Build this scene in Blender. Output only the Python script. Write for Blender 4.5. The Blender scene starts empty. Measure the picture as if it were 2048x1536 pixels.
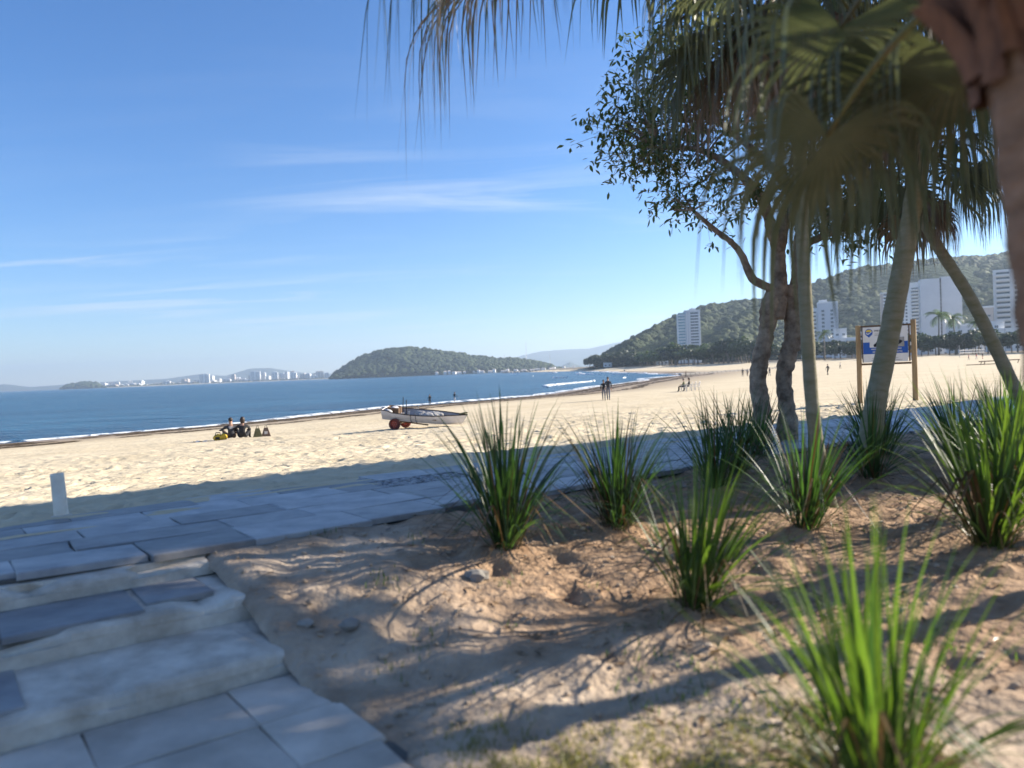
import bpy, bmesh, math, random
import numpy as np
from mathutils import Vector, Matrix

random.seed(11)
R = math.radians
SC = bpy.context.scene
COL = SC.collection

# ------------------------------------------------------------------ camera
cam_d = bpy.data.cameras.new("camera")
cam = bpy.data.objects.new("camera", cam_d)
COL.objects.link(cam)
cam.matrix_world = (Matrix.Translation((0, 0, 1.2)) @ Matrix.Rotation(R(90 - 0.97), 4, 'X')
                    @ Matrix.Rotation(R(-2.29), 4, 'Z'))
cam_d.sensor_width = 36.0
cam_d.lens = 1540.0 / 2048.0 * 36.0
cam_d.clip_start = 0.05
cam_d.clip_end = 40000
cam_d.dof.use_dof = True
cam_d.dof.focus_distance = 16.0
cam_d.dof.aperture_fstop = 1.1
SC.camera = cam

# ------------------------------------------------------------------ sky and sun
CLOUD_X, CLOUD_Y = 2.0, 0.0
SUN_EL, SUN_ROT = 25.0, 72.0          # rotation clockwise from +Y
world = bpy.data.worlds.new("World")
SC.world = world
world.use_nodes = True
wn, wl = world.node_tree.nodes, world.node_tree.links
bg = wn['Background']
sky = wn.new('ShaderNodeTexSky')
sky.sky_type = 'NISHITA'
sky.sun_disc = False
sky.sun_elevation = R(SUN_EL)
sky.sun_rotation = R(SUN_ROT)
sky.altitude = 0
sky.air_density = 1.0
sky.dust_density = 0.0
sky.ozone_density = 4.0
hs = wn.new('ShaderNodeHueSaturation')
hs.inputs['Saturation'].default_value = 1.14
wb = wn.new('ShaderNodeMix'); wb.data_type = 'RGBA'; wb.blend_type = 'MULTIPLY'; wb.inputs['Factor'].default_value = 1.0
wl.new(sky.outputs[0], wb.inputs['A']); wb.inputs['B'].default_value = (.82, .86, .99, 1)     # white balance
wl.new(wb.outputs['Result'], hs.inputs['Color'])
# thin cirrus: noise on the direction projected to a high flat layer
tc = wn.new('ShaderNodeTexCoord')
sep = wn.new('ShaderNodeSeparateXYZ')
wl.new(tc.outputs['Generated'], sep.inputs[0])
def wmath(op, a, b=None, clamp=False):
    n = wn.new('ShaderNodeMath'); n.operation = op; n.use_clamp = clamp
    for i, v in enumerate((a, b)):
        if v is None: continue
        if isinstance(v, (int, float)): n.inputs[i].default_value = v
        else: wl.new(v, n.inputs[i])
    return n.outputs[0]
zc = wmath('ADD', wmath('MAXIMUM', sep.outputs[2], 0.0), 0.06)
cx = wmath('DIVIDE', sep.outputs[0], zc)
cy = wmath('DIVIDE', sep.outputs[1], zc)
cmb = wn.new('ShaderNodeCombineXYZ')
wl.new(wmath('SUBTRACT', cx, .95), cmb.inputs[0]); wl.new(wmath('SUBTRACT', cy, .85), cmb.inputs[1])
mp = wn.new('ShaderNodeMapping')
mp.inputs['Location'].default_value = (3.1, 1.7, 0)
mp.inputs['Rotation'].default_value = (0, 0, R(-14))
mp.inputs['Scale'].default_value = (0.55, 2.1, 1)
wl.new(cmb.outputs[0], mp.inputs[0])
nz = wn.new('ShaderNodeTexNoise')
nz.inputs['Scale'].default_value = 1.0
nz.inputs['Detail'].default_value = 9
nz.inputs['Roughness'].default_value = 0.58
nz.inputs['Distortion'].default_value = 0.9
wl.new(mp.outputs[0], nz.inputs['Vector'])
cr = wn.new('ShaderNodeValToRGB')
cr.color_ramp.elements[0].position = 0.47
cr.color_ramp.elements[0].color = (0, 0, 0, 1)
cr.color_ramp.elements[1].position = 0.80
cr.color_ramp.elements[1].color = (1, 1, 1, 1)
wl.new(nz.outputs[0], cr.inputs[0])
# patches where the cirrus is present at all
mp2 = wn.new('ShaderNodeMapping'); mp2.inputs['Location'].default_value = (CLOUD_X, CLOUD_Y, 0)
mp2.inputs['Rotation'].default_value = (0, 0, R(-8)); mp2.inputs['Scale'].default_value = (.30, .62, 1)
wl.new(cmb.outputs[0], mp2.inputs[0])
nz2 = wn.new('ShaderNodeTexNoise'); nz2.inputs['Scale'].default_value = 1.0; nz2.inputs['Detail'].default_value = 2.0
wl.new(mp2.outputs[0], nz2.inputs['Vector'])
cr2 = wn.new('ShaderNodeValToRGB')
cr2.color_ramp.elements[0].position = .46; cr2.color_ramp.elements[1].position = .66
wl.new(nz2.outputs[0], cr2.inputs[0])
cover = wmath('ADD', wmath('MULTIPLY', cr2.outputs[0], 1.0), 0.06)
mixc = wn.new('ShaderNodeMix'); mixc.data_type = 'RGBA'
wl.new(wmath('MULTIPLY', wmath('MULTIPLY', cr.outputs[0], cover), 0.85), mixc.inputs['Factor'])
wl.new(hs.outputs[0], mixc.inputs['A'])
mixc.inputs['B'].default_value = (4.4, 4.9, 5.6, 1)
wl.new(mixc.outputs['Result'], bg.inputs['Color'])
bg.inputs['Strength'].default_value = 0.072

sun_d = bpy.data.lights.new("sun", 'SUN')
sun_d.energy = 4.6
sun_d.angle = R(0.53)
sun_d.color = (1.0, 0.91, 0.78)
sun = bpy.data.objects.new("sun", sun_d)
COL.objects.link(sun)
SDIR = Vector((math.cos(R(SUN_EL)) * math.sin(R(SUN_ROT)), math.cos(R(SUN_EL)) * math.cos(R(SUN_ROT)), math.sin(R(SUN_EL))))
sun.rotation_euler = (-SDIR).to_track_quat('-Z', 'Y').to_euler()
sun.location = (30, 10, 30)

SC.view_settings.view_transform = 'Standard'
SC.view_settings.look = 'None'
SC.view_settings.gamma = 1.0
SC.view_settings.use_curve_mapping = False
SC.view_settings.exposure = 1.45
SC.render.engine = 'CYCLES'
SC.cycles.use_denoising = True
SC.cycles.max_bounces = 6
SC.cycles.transparent_max_bounces = 8
SC.cycles.volume_bounces = 0

# ------------------------------------------------------------------ helpers
def tag(o, label, cat, group=None):
    o['label'] = label
    o['category'] = cat
    if group: o['group'] = group
    return o

def link(name, me, parent=None, loc=(0, 0, 0), rot=(0, 0, 0), scale=(1, 1, 1)):
    o = bpy.data.objects.new(name, me)
    COL.objects.link(o)
    o.location = loc; o.rotation_euler = rot; o.scale = scale
    if parent: o.parent = parent
    return o

def empty(name, loc=(0, 0, 0), rotz=0.0, rot=None):
    o = bpy.data.objects.new(name, None)
    COL.objects.link(o)
    o.empty_display_size = 0.2
    o.location = loc
    o.rotation_euler = rot if rot else (0, 0, rotz)
    return o

def struct(o):
    o['kind'] = 'structure'; return o

def stuff(o):
    o['kind'] = 'stuff'; return o

def mesh_np(name, V, F, mats=(), smooth=False, mi=None):
    V = np.asarray(V, np.float32); F = np.asarray(F, np.int32)
    me = bpy.data.meshes.new(name)
    k = F.shape[1]
    me.vertices.add(len(V)); me.vertices.foreach_set('co', V.ravel())
    me.loops.add(F.size); me.loops.foreach_set('vertex_index', F.ravel())
    me.polygons.add(len(F))
    me.polygons.foreach_set('loop_start', np.arange(0, F.size, k, dtype=np.int32))
    for m in mats: me.materials.append(m)
    if smooth: me.polygons.foreach_set('use_smooth', np.ones(len(F), bool))
    if mi is not None: me.polygons.foreach_set('material_index', np.asarray(mi, np.int32))
    me.update(calc_edges=True); me.validate()
    return me

class MB:
    """collects vertices and faces of one mesh"""
    def __init__(s): s.v = []; s.f = []; s.m = []; s.cur = 0; s.s = []; s.sm = False
    def add(s, vs, fs):
        b = len(s.v); s.v += [tuple(p) for p in vs]
        for f in fs: s.f.append(tuple(b + i for i in f)); s.m.append(s.cur); s.s.append(s.sm)
        return s
    def box(s, c, d, rot=None, taper=1.0):
        hx, hy, hz = d[0] / 2, d[1] / 2, d[2] / 2
        pts = [Vector((sx * hx * (taper if sz > 0 else 1), sy * hy * (taper if sz > 0 else 1), sz * hz)) for sz in (-1, 1) for sy in (-1, 1) for sx in (-1, 1)]
        if rot is not None:
            m = rot if isinstance(rot, Matrix) else Matrix.Rotation(rot, 3, 'Z')
            pts = [m @ p for p in pts]
        c = Vector(c)
        return s.add([c + p for p in pts], [(0, 2, 3, 1), (4, 5, 7, 6), (0, 1, 5, 4), (2, 6, 7, 3), (0, 4, 6, 2), (1, 3, 7, 5)])
    def bevbox(s, c, d, b=0.01, rot=None):
        """box with chamfered top edges"""
        hx, hy, hz = d[0] / 2, d[1] / 2, d[2] / 2
        pts = []
        for z, ins in ((-hz, 0), (hz - b, 0), (hz, b)):
            for sx, sy in ((-1, -1), (1, -1), (1, 1), (-1, 1)):
                pts.append(Vector((sx * (hx - ins), sy * (hy - ins), z)))
        if rot is not None:
            m = rot if isinstance(rot, Matrix) else Matrix.Rotation(rot, 3, 'Z')
            pts = [m @ p for p in pts]
        c = Vector(c)
        fs = [(3, 2, 1, 0), (8, 9, 10, 11)]
        for k in (0, 4):
            for i in range(4):
                j = (i + 1) % 4
                fs.append((k + i, k + j, k + 4 + j, k + 4 + i))
        return s.add([c + p for p in pts], fs)
    def tube(s, path, radii, n=10, cap=True, lump=0.0, seed=0):
        rr = random.Random(seed)
        path = [Vector(p) for p in path]
        if isinstance(radii, (int, float)): radii = [radii] * len(path)
        rings = []; prev = None
        for i, p in enumerate(path):
            t = (path[min(i + 1, len(path) - 1)] - path[max(i - 1, 0)])
            t = t.normalized() if t.length > 1e-9 else Vector((0, 0, 1))
            if prev is None:
                a = Vector((1, 0, 0)) if abs(t.x) < .8 else Vector((0, 1, 0))
            else: a = prev
            x = (a - t * a.dot(t)).normalized(); y = t.cross(x); prev = x
            rings.append([p + (x * math.cos(2 * math.pi * k / n) + y * math.sin(2 * math.pi * k / n)) * radii[i] * (1 + lump * rr.uniform(-1, 1)) for k in range(n)])
        vs = [q for r_ in rings for q in r_]
        fs = []
        for i in range(len(path) - 1):
            for k in range(n):
                a, b = i * n + k, i * n + (k + 1) % n
                fs.append((a, b, b + n, a + n))
        if cap:
            fs.append(tuple(range(n - 1, -1, -1)))
            fs.append(tuple((len(path) - 1) * n + k for k in range(n)))
        return s.add(vs, fs)
    def lathe(s, prof, n=20, c=(0, 0, 0), axis='Z', closed=False):
        vs = []
        for r_, z in prof:
            for k in range(n):
                a = 2 * math.pi * k / n
                p = (r_ * math.cos(a), r_ * math.sin(a), z)
                if axis == 'X': p = (p[2], p[0], p[1])
                if axis == 'Y': p = (p[0], p[2], p[1])
                vs.append((p[0] + c[0], p[1] + c[1], p[2] + c[2]))
        fs = []
        m = len(prof)
        for i in range(m if closed else m - 1):
            i2 = (i + 1) % m
            for k in range(n):
                fs.append((i * n + k, i * n + (k + 1) % n, i2 * n + (k + 1) % n, i2 * n + k))
        return s.add(vs, fs)
    def blob(s, c, r, seed=0, sub=2, amp=.18):
        bm = bmesh.new(); bmesh.ops.create_icosphere(bm, subdivisions=sub, radius=1)
        rr = random.Random(seed); ph = [rr.uniform(0, 6) for _ in range(6)]
        r = r if isinstance(r, (tuple, list)) else (r, r, r)
        vs = []
        for v in bm.verts:
            k = 1 + amp * (math.sin(3 * v.co.x + ph[0]) * math.sin(3.3 * v.co.y + ph[1]) + .6 * math.sin(6 * v.co.z + ph[2]) * math.sin(5 * v.co.x + ph[3]) + .5 * math.sin(7 * v.co.y + ph[4]))
            vs.append((c[0] + v.co.x * k * r[0], c[1] + v.co.y * k * r[1], c[2] + v.co.z * k * r[2]))
        fs = [[v.index for v in f.verts] for f in bm.faces]
        bm.free()
        return s.add(vs, fs)
    def me(s, name, *mats):
        m = bpy.data.meshes.new(name)
        m.from_pydata(s.v, [], s.f)
        for x in mats: m.materials.append(x)
        m.polygons.foreach_set('material_index', s.m)
        m.polygons.foreach_set('use_smooth', s.s)
        m.update()
        return m
    def obj(s, name, mats, parent=None, **k):
        if not isinstance(mats, (list, tuple)): mats = [mats]
        return link(name, s.me(name, *mats), parent, **k)

def vnoise(x, y, scale, seed):
    """smooth lattice noise in 0..1"""
    x = np.asarray(x) / scale; y = np.asarray(y) / scale
    xi = np.floor(x).astype(np.int64); yi = np.floor(y).astype(np.int64)
    fx = x - xi; fy = y - yi
    fx = fx * fx * (3 - 2 * fx); fy = fy * fy * (3 - 2 * fy)
    def h(a, b):
        n = (a * 374761393 + b * 668265263 + seed * 1442695041) & 0xFFFFFFFF
        n = ((n ^ (n >> 13)) * 1274126177) & 0xFFFFFFFF
        return ((n ^ (n >> 16)) & 0xFFFF) / 65535.0
    return ((h(xi, yi) * (1 - fx) + h(xi + 1, yi) * fx) * (1 - fy) + (h(xi, yi + 1) * (1 - fx) + h(xi + 1, yi + 1) * fx) * fy)

# ------------------------------------------------------------------ materials
def mat(name, c1, c2=None, rough=.8, scale=4.0, detail=6, bump=0.0, bscale=None, spec=.3, metal=0.0,
        lo=.35, hi=.65, stretch=(1, 1, 1), rand=0.0, coord='Object', bdist=.02):
    m = bpy.data.materials.new(name); m.use_nodes = True
    N, L = m.node_tree.nodes, m.node_tree.links
    p = N['Principled BSDF']
    p.inputs['Roughness'].default_value = rough
    p.inputs['Specular IOR Level'].default_value = spec
    p.inputs['Metallic'].default_value = metal
    c2 = c2 or tuple(v * .75 for v in c1)
    t = N.new('ShaderNodeTexCoord')
    mpp = N.new('ShaderNodeMapping'); mpp.inputs['Scale'].default_value = stretch
    if coord == 'World':
        g = N.new('ShaderNodeNewGeometry'); L.new(g.outputs['Position'], mpp.inputs[0])
    else:
        L.new(t.outputs[coord], mpp.inputs[0])
    n = N.new('ShaderNodeTexNoise'); n.inputs['Scale'].default_value = scale; n.inputs['Detail'].default_value = detail
    n.inputs['Roughness'].default_value = .62
    L.new(mpp.outputs[0], n.inputs['Vector'])
    r = N.new('ShaderNodeValToRGB')
    r.color_ramp.elements[0].position = lo; r.color_ramp.elements[1].position = hi
    r.color_ramp.elements[0].color = (*c1, 1); r.color_ramp.elements[1].color = (*c2, 1)
    L.new(n.outputs[0], r.inputs[0])
    out = r.outputs[0]
    if rand:
        oi = N.new('ShaderNodeObjectInfo')
        hv = N.new('ShaderNodeHueSaturation')
        mr = N.new('ShaderNodeMapRange'); mr.inputs[3].default_value = 1 - rand; mr.inputs[4].default_value = 1 + rand
        L.new(oi.outputs['Random'], mr.inputs[0]); L.new(mr.outputs[0], hv.inputs['Value'])
        L.new(out, hv.inputs['Color']); out = hv.outputs[0]
    L.new(out, p.inputs['Base Color'])
    if bump:
        b = N.new('ShaderNodeBump'); b.inputs['Strength'].default_value = bump; b.inputs['Distance'].default_value = bdist
        n2 = N.new('ShaderNodeTexNoise'); n2.inputs['Scale'].default_value = bscale or scale * 4; n2.inputs['Detail'].default_value = 8
        L.new(mpp.outputs[0], n2.inputs['Vector']); L.new(n2.outputs[0], b.inputs['Height']); L.new(b.outputs[0], p.inputs['Normal'])
    return m

def leafmat(name, c1, c2, transl=.4, rough=.42, scale=3.0, rand=.2, tcol=None, spec=.4, coord='Object'):
    m = mat(name, c1, c2, rough=rough, scale=scale, rand=rand, spec=spec, coord=coord)
    N, L = m.node_tree.nodes, m.node_tree.links
    p = N['Principled BSDF']; src = p.inputs['Base Color'].links[0].from_socket
    tr = N.new('ShaderNodeBsdfTranslucent')
    mul = N.new('ShaderNodeMix'); mul.data_type = 'RGBA'; mul.blend_type = 'MULTIPLY'; mul.inputs['Factor'].default_value = 1
    L.new(src, mul.inputs['A']); mul.inputs['B'].default_value = (*(tcol or (2.0, 2.2, .9)), 1)
    L.new(mul.outputs['Result'], tr.inputs['Color'])
    mx = N.new('ShaderNodeMixShader'); mx.inputs[0].default_value = transl
    L.new(p.outputs[0], mx.inputs[1]); L.new(tr.outputs[0], mx.inputs[2])
    L.new(mx.outputs[0], N['Material Output'].inputs['Surface'])
    return m

def mixwet(m, zlo, zhi, col, rough):
    """blend a wet, darker, smoother finish in below a height (the wash of the sea)"""
    N, L = m.node_tree.nodes, m.node_tree.links
    p = N['Principled BSDF']
    g = N.new('ShaderNodeNewGeometry'); s = N.new('ShaderNodeSeparateXYZ'); L.new(g.outputs['Position'], s.inputs[0])
    n = N.new('ShaderNodeTexNoise'); n.inputs['Scale'].default_value = .35; n.inputs['Detail'].default_value = 5
    L.new(g.outputs['Position'], n.inputs['Vector'])
    a = N.new('ShaderNodeMath'); a.operation = 'MULTIPLY_ADD'; a.inputs[1].default_value = .35
    L.new(n.outputs[0], a.inputs[0]); L.new(s.outputs[2], a.inputs[2])
    mr = N.new('ShaderNodeMapRange'); mr.inputs[1].default_value = zlo; mr.inputs[2].default_value = zhi
    mr.inputs[3].default_value = 1; mr.inputs[4].default_value = 0
    L.new(a.outputs[0], mr.inputs[0])
    mx = N.new('ShaderNodeMix'); mx.data_type = 'RGBA'
    src = p.inputs['Base Color'].links[0].from_socket
    L.new(mr.outputs[0], mx.inputs['Factor']); L.new(src, mx.inputs['A']); mx.inputs['B'].default_value = (*col, 1)
    L.new(mx.outputs['Result'], p.inputs['Base Color'])
    m2 = N.new('ShaderNodeMapRange'); m2.inputs[3].default_value = p.inputs['Roughness'].default_value; m2.inputs[4].default_value = rough
    L.new(mr.outputs[0], m2.inputs[0]); L.new(m2.outputs[0], p.inputs['Roughness'])

M_SAND = mat('dry_sand', (.64, .54, .375), (.54, .445, .295), rough=.95, scale=.35, detail=10, bump=.6, bscale=3.2, spec=.1, coord='World', bdist=.12)
mixwet(M_SAND, -2.12, -1.72, (.26, .19, .125), .45)
M_SOIL = mat('bed_soil', (.52, .42, .32), (.30, .225, .16), rough=.95, scale=2.2, detail=10, bump=.9, bscale=16, spec=.1, coord='World', bdist=.04)
# pale sand by the steps, brown earth where the bed is planted (painted per vertex when the bed is built)
_N, _L = M_SOIL.node_tree.nodes, M_SOIL.node_tree.links
_at = _N.new('ShaderNodeAttribute'); _at.attribute_name = 'earth'
_mx = _N.new('ShaderNodeMix'); _mx.data_type = 'RGBA'
_src = _N['Principled BSDF'].inputs['Base Color'].links[0].from_socket
_n2 = _N.new('ShaderNodeTexNoise'); _n2.inputs['Scale'].default_value = 7; _n2.inputs['Detail'].default_value = 8
_g = _N.new('ShaderNodeNewGeometry'); _L.new(_g.outputs['Position'], _n2.inputs['Vector'])
_r2 = _N.new('ShaderNodeValToRGB'); _r2.color_ramp.elements[0].position = .3; _r2.color_ramp.elements[1].position = .7
_r2.color_ramp.elements[0].color = (.46, .305, .19, 1); _r2.color_ramp.elements[1].color = (.26, .16, .095, 1)
_L.new(_n2.outputs[0], _r2.inputs[0])
_L.new(_at.outputs['Fac'], _mx.inputs['Factor']); _L.new(_src, _mx.inputs['A']); _L.new(_r2.outputs[0], _mx.inputs['B'])
_L.new(_mx.outputs['Result'], _N['Principled BSDF'].inputs['Base Color'])
M_GROUND = mat('compact_ground', (.30, .25, .19), (.20, .17, .12), rough=.95, scale=.6, spec=.1, coord='World')
M_SLATE = mat('slate', (.37, .36, .35), (.22, .22, .225), rough=.5, scale=3.1, detail=12, bump=.5, bscale=14, spec=.45, rand=.34, coord='World', bdist=.012)
M_PAVER = mat('worn_paver', (.64, .57, .49), (.44, .39, .33), rough=.8, scale=2.4, detail=12, bump=.5, bscale=12, spec=.25, rand=.15, coord='World', bdist=.015)
M_JOINT = mat('joint_mortar', (.13, .125, .115), (.09, .085, .08), rough=.9, scale=6, coord='World')
M_CONC = mat('pale_concrete', (.72, .65, .55), (.42, .36, .29), rough=.85, scale=3.4, detail=12, bump=.7, bscale=12, coord='World', bdist=.02)
M_PVC = mat('white_plastic', (.88, .80, .67), (.74, .65, .52), rough=.45, scale=7, spec=.4)
M_GRASS = leafmat('grass_blade', (.052, .095, .036), (.028, .060, .026), transl=.35, scale=6, rand=.35, tcol=(1.9, 2.3, .7))
M_GRASS_L = leafmat('young_grass_blade', (.095, .135, .038), (.055, .095, .028), transl=.45, scale=6, rand=.3, tcol=(1.9, 2.2, .6))
M_GRASS_Y = leafmat('yellow_short_grass', (.26, .24, .085), (.15, .16, .05), transl=.35, scale=6, rand=0, tcol=(1.5, 1.5, .7))
M_GRASS_B = leafmat('dry_grass_blade', (.15, .085, .035), (.07, .055, .025), transl=.2, scale=6, rand=.3, tcol=(1.3, 1.2, .8))
M_FROND = leafmat('fan_palm_leaf', (.175, .180, .115), (.095, .110, .065), transl=.32, scale=3, rand=.45, tcol=(1.35, 1.42, .8))
M_FROND_B = leafmat('dead_palm_leaf', (.26, .19, .125), (.15, .11, .075), transl=.25, scale=4, rand=.3, tcol=(1.3, 1.2, 1.0))
M_PETIOLE = mat('petiole', (.13, .15, .05), (.17, .12, .055), rough=.5, scale=4)
M_TRUNK_G = mat('green_palm_trunk', (.21, .195, .105), (.30, .275, .19), rough=.75, scale=5, stretch=(1, 1, 3), bump=.5, bscale=9)
M_TRUNK_B = mat('brown_palm_trunk', (.36, .215, .14), (.20, .115, .07), rough=.9, scale=6, stretch=(1, 1, 2.5), bump=.8, bscale=14)
M_BOOT = mat('red_leaf_base_fibre', (.27, .125, .07), (.12, .055, .035), rough=.85, scale=7, stretch=(2, 2, .6), bump=.7, bscale=16)
M_BARK = mat('tree_bark', (.46, .35, .25), (.16, .11, .075), rough=.95, scale=5.5, detail=10, bump=1.0, bscale=9, bdist=.05, coord='World')
M_LEAF = leafmat('broad_leaf', (.115, .135, .055), (.055, .078, .032), transl=.35, scale=2.5, rough=.35, coord='World', tcol=(1.8, 2.0, .8))
M_FLOWER = mat('dried_flower_stalk', (.55, .47, .40), (.32, .25, .22), rough=.9, scale=9)
M_WOOD = mat('sign_timber', (.36, .255, .135), (.25, .165, .085), rough=.8, scale=3, stretch=(3, 3, .5), bump=.4, bscale=14)
M_WOODD = mat('dark_timber', (.16, .10, .06), (.10, .065, .04), rough=.8, scale=4)
M_WHITE = mat('white_panel', (.72, .70, .66), (.64, .61, .57), rough=.5, scale=1.5)
M_BLUE = mat('blue_print', (.025, .10, .38), (.02, .085, .32), rough=.5, scale=1.5)
M_BLACK = mat('black_print', (.015, .015, .02), (.02, .02, .02), rough=.6)
M_YEL = mat('yellow_print', (.72, .52, .08), (.62, .45, .06), rough=.6)
M_GREYP = mat('grey_print', (.36, .34, .31), (.25, .24, .23), rough=.6, scale=9)
M_HULL = mat('hull_paint', (.66, .63, .62), (.55, .51, .49), rough=.5, scale=2.5, detail=8, spec=.4)
M_HULLIN = mat('hull_inside_paint', (.40, .39, .40), (.28, .27, .28), rough=.6, scale=5)
M_GUN = mat('gunwale_rubber', (.055, .042, .038), (.03, .025, .025), rough=.6, scale=5)
M_RED = mat('red_rim_paint', (.42, .085, .05), (.28, .05, .03), rough=.55, scale=8)
M_TYRE = mat('tyre_rubber', (.16, .045, .032), (.10, .03, .024), rough=.75, scale=8)
M_NET = mat('fishing_net', (.52, .50, .47), (.25, .24, .24), rough=.95, scale=14, bump=1.0, bscale=30, bdist=.04)
M_SKIN = mat('skin', (.42, .25, .17), (.38, .22, .15), rough=.55, scale=6)
M_HAIR = mat('dark_hair', (.028, .02, .016), (.05, .033, .025), rough=.5, scale=20)
M_JACK = mat('charcoal_cloth', (.040, .040, .046), (.060, .058, .062), rough=.9, scale=8, bump=.4, bscale=9)
M_JACK2 = mat('black_cloth', (.022, .023, .026), (.034, .034, .036), rough=.9, scale=8, bump=.4, bscale=9)
M_JEAN = mat('grey_jeans', (.11, .12, .14), (.19, .19, .21), rough=.9, scale=7)
M_KHAKI = mat('brown_trousers', (.17, .12, .09), (.12, .085, .065), rough=.9, scale=7)
M_GREENC = mat('olive_cloth', (.12, .14, .06), (.09, .10, .045), rough=.9, scale=7)
M_REDC = mat('red_cloth', (.45, .05, .06), (.34, .035, .05), rough=.9, scale=7)
M_SHOE = mat('shoe_leather', (.03, .028, .027), (.045, .04, .038), rough=.6)
M_TEE = mat('white_cloth', (.62, .60, .58), (.52, .5, .48), rough=.9, scale=7)
M_YBAG = mat('yellow_canvas', (.70, .45, .05), (.58, .36, .04), rough=.7, scale=8)
M_OLIVE = mat('olive_canvas', (.17, .16, .08), (.12, .11, .06), rough=.85, scale=8)
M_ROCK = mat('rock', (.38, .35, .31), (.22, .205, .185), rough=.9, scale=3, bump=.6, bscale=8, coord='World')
M_FOREST = leafmat('forest_foliage', (.082, .104, .040), (.022, .038, .016), transl=.12, rough=.75, scale=.07, rand=0, spec=.15, coord='World', tcol=(1.6, 1.7, .8))
_N, _L = M_FOREST.node_tree.nodes, M_FOREST.node_tree.links
_g = _N.new('ShaderNodeNewGeometry'); _n = _N.new('ShaderNodeTexNoise'); _n.inputs['Scale'].default_value = .55; _n.inputs['Detail'].default_value = 6
_b = _N.new('ShaderNodeBump'); _b.inputs['Strength'].default_value = 1.0; _b.inputs['Distance'].default_value = 3.0
_L.new(_g.outputs['Position'], _n.inputs['Vector']); _L.new(_n.outputs[0], _b.inputs['Height']); _L.new(_b.outputs[0], _N['Principled BSDF'].inputs['Normal'])
M_HILL = mat('hill_soil', (.045, .062, .026), (.022, .034, .015), rough=.95, scale=.09, detail=10, bump=1.0, bscale=.14, spec=.05, coord='World', bdist=9)
M_MOUNT = mat('mountain_forest', (.045, .06, .035), (.06, .075, .045), rough=.95, scale=.004, spec=.1, coord='World')
M_CROWN = leafmat('tree_foliage', (.065, .095, .035), (.035, .055, .022), transl=.22, rough=.6, scale=.5, rand=.25, tcol=(1.7, 1.9, .8))
M_CROWND = leafmat('dark_tree_foliage', (.042, .062, .028), (.025, .040, .020), transl=.18, rough=.6, scale=.5, rand=.2, tcol=(1.6, 1.8, .8))
M_COCO = leafmat('coconut_frond', (.10, .135, .045), (.055, .08, .03), transl=.3, rough=.4, scale=.8, rand=.2, tcol=(1.7, 1.9, .7))
M_STEM = mat('grey_stem', (.24, .21, .17), (.16, .135, .11), rough=.9, scale=2)
M_BWHITE = mat('white_render', (.82, .81, .78), (.75, .74, .71), rough=.8, scale=.15)
M_BGREY = mat('pale_grey_render', (.64, .65, .66), (.58, .59, .60), rough=.8, scale=.1)
M_BPINK = mat('beige_render', (.58, .50, .43), (.50, .43, .37), rough=.8, scale=.2)
M_GLASS = mat('dark_window_glass', (.035, .05, .065), (.06, .08, .095), rough=.12, scale=.3, spec=.6)
M_GLASSB = mat('blue_curtain_glass', (.30, .42, .46), (.20, .31, .36), rough=.15, scale=.2, spec=.6)
M_STEEL = mat('galvanised_steel', (.45, .46, .47), (.36, .37, .38), rough=.45, metal=.6)
M_WEED = mat('seaweed', (.085, .06, .035), (.05, .038, .024), rough=.9, scale=4, coord='World')
M_LITTER = leafmat('dry_leaf_litter', (.20, .125, .06), (.11, .07, .035), transl=.2, scale=9, rand=0, coord='World', tcol=(1.2, 1.1, .9))

m = mat('sea_water', (.006, .048, .105), (.020, .100, .175), rough=.22, scale=.11, detail=8, stretch=(.28, 1, 1), spec=.08, coord='World')  # streaks of dark and lighter blue paint in the shading of ripples
N, L = m.node_tree.nodes, m.node_tree.links
pp = N['Principled BSDF']
g_ = N.new('ShaderNodeNewGeometry')
hsum = None
for sc_, rot_, stx, wgt in ((.16, 38, .35, 1.0), (.75, 30, .45, .60), (2.6, 50, .6, .22)):
    mp_ = N.new('ShaderNodeMapping'); mp_.inputs['Rotation'].default_value = (0, 0, R(-rot_)); mp_.inputs['Scale'].default_value = (stx, 1, 1)
    L.new(g_.outputs['Position'], mp_.inputs[0])
    nn = N.new('ShaderNodeTexNoise'); nn.inputs['Scale'].default_value = sc_; nn.inputs['Detail'].default_value = 4
    L.new(mp_.outputs[0], nn.inputs['Vector'])
    mm = N.new('ShaderNodeMath'); mm.operation = 'MULTIPLY_ADD'; mm.inputs[1].default_value = wgt
    L.new(nn.outputs[0], mm.inputs[0])
    if hsum is None: mm.inputs[2].default_value = 0
    else: L.new(hsum, mm.inputs[2])
    hsum = mm.outputs[0]
bb = N.new('ShaderNodeBump'); bb.inputs['Strength'].default_value = 1.0; bb.inputs['Distance'].default_value = 1.7
L.new(hsum, bb.inputs['Height']); L.new(bb.outputs[0], pp.inputs['Normal'])
M_SEA = m

m = mat('sea_foam', (.80, .82, .83), (.68, .72, .75), rough=.9, scale=1.2, coord='World')
N, L = m.node_tree.nodes, m.node_tree.links
g_ = N.new('ShaderNodeNewGeometry'); nn = N.new('ShaderNodeTexNoise'); nn.inputs['Scale'].default_value = .9; nn.inputs['Detail'].default_value = 8
L.new(g_.outputs['Position'], nn.inputs['Vector'])
rp = N.new('ShaderNodeValToRGB'); rp.color_ramp.elements[0].position = .40; rp.color_ramp.elements[1].position = .52
L.new(nn.outputs[0], rp.inputs[0]); L.new(rp.outputs[0], N['Principled BSDF'].inputs['Alpha'])
M_FOAM = m

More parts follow.
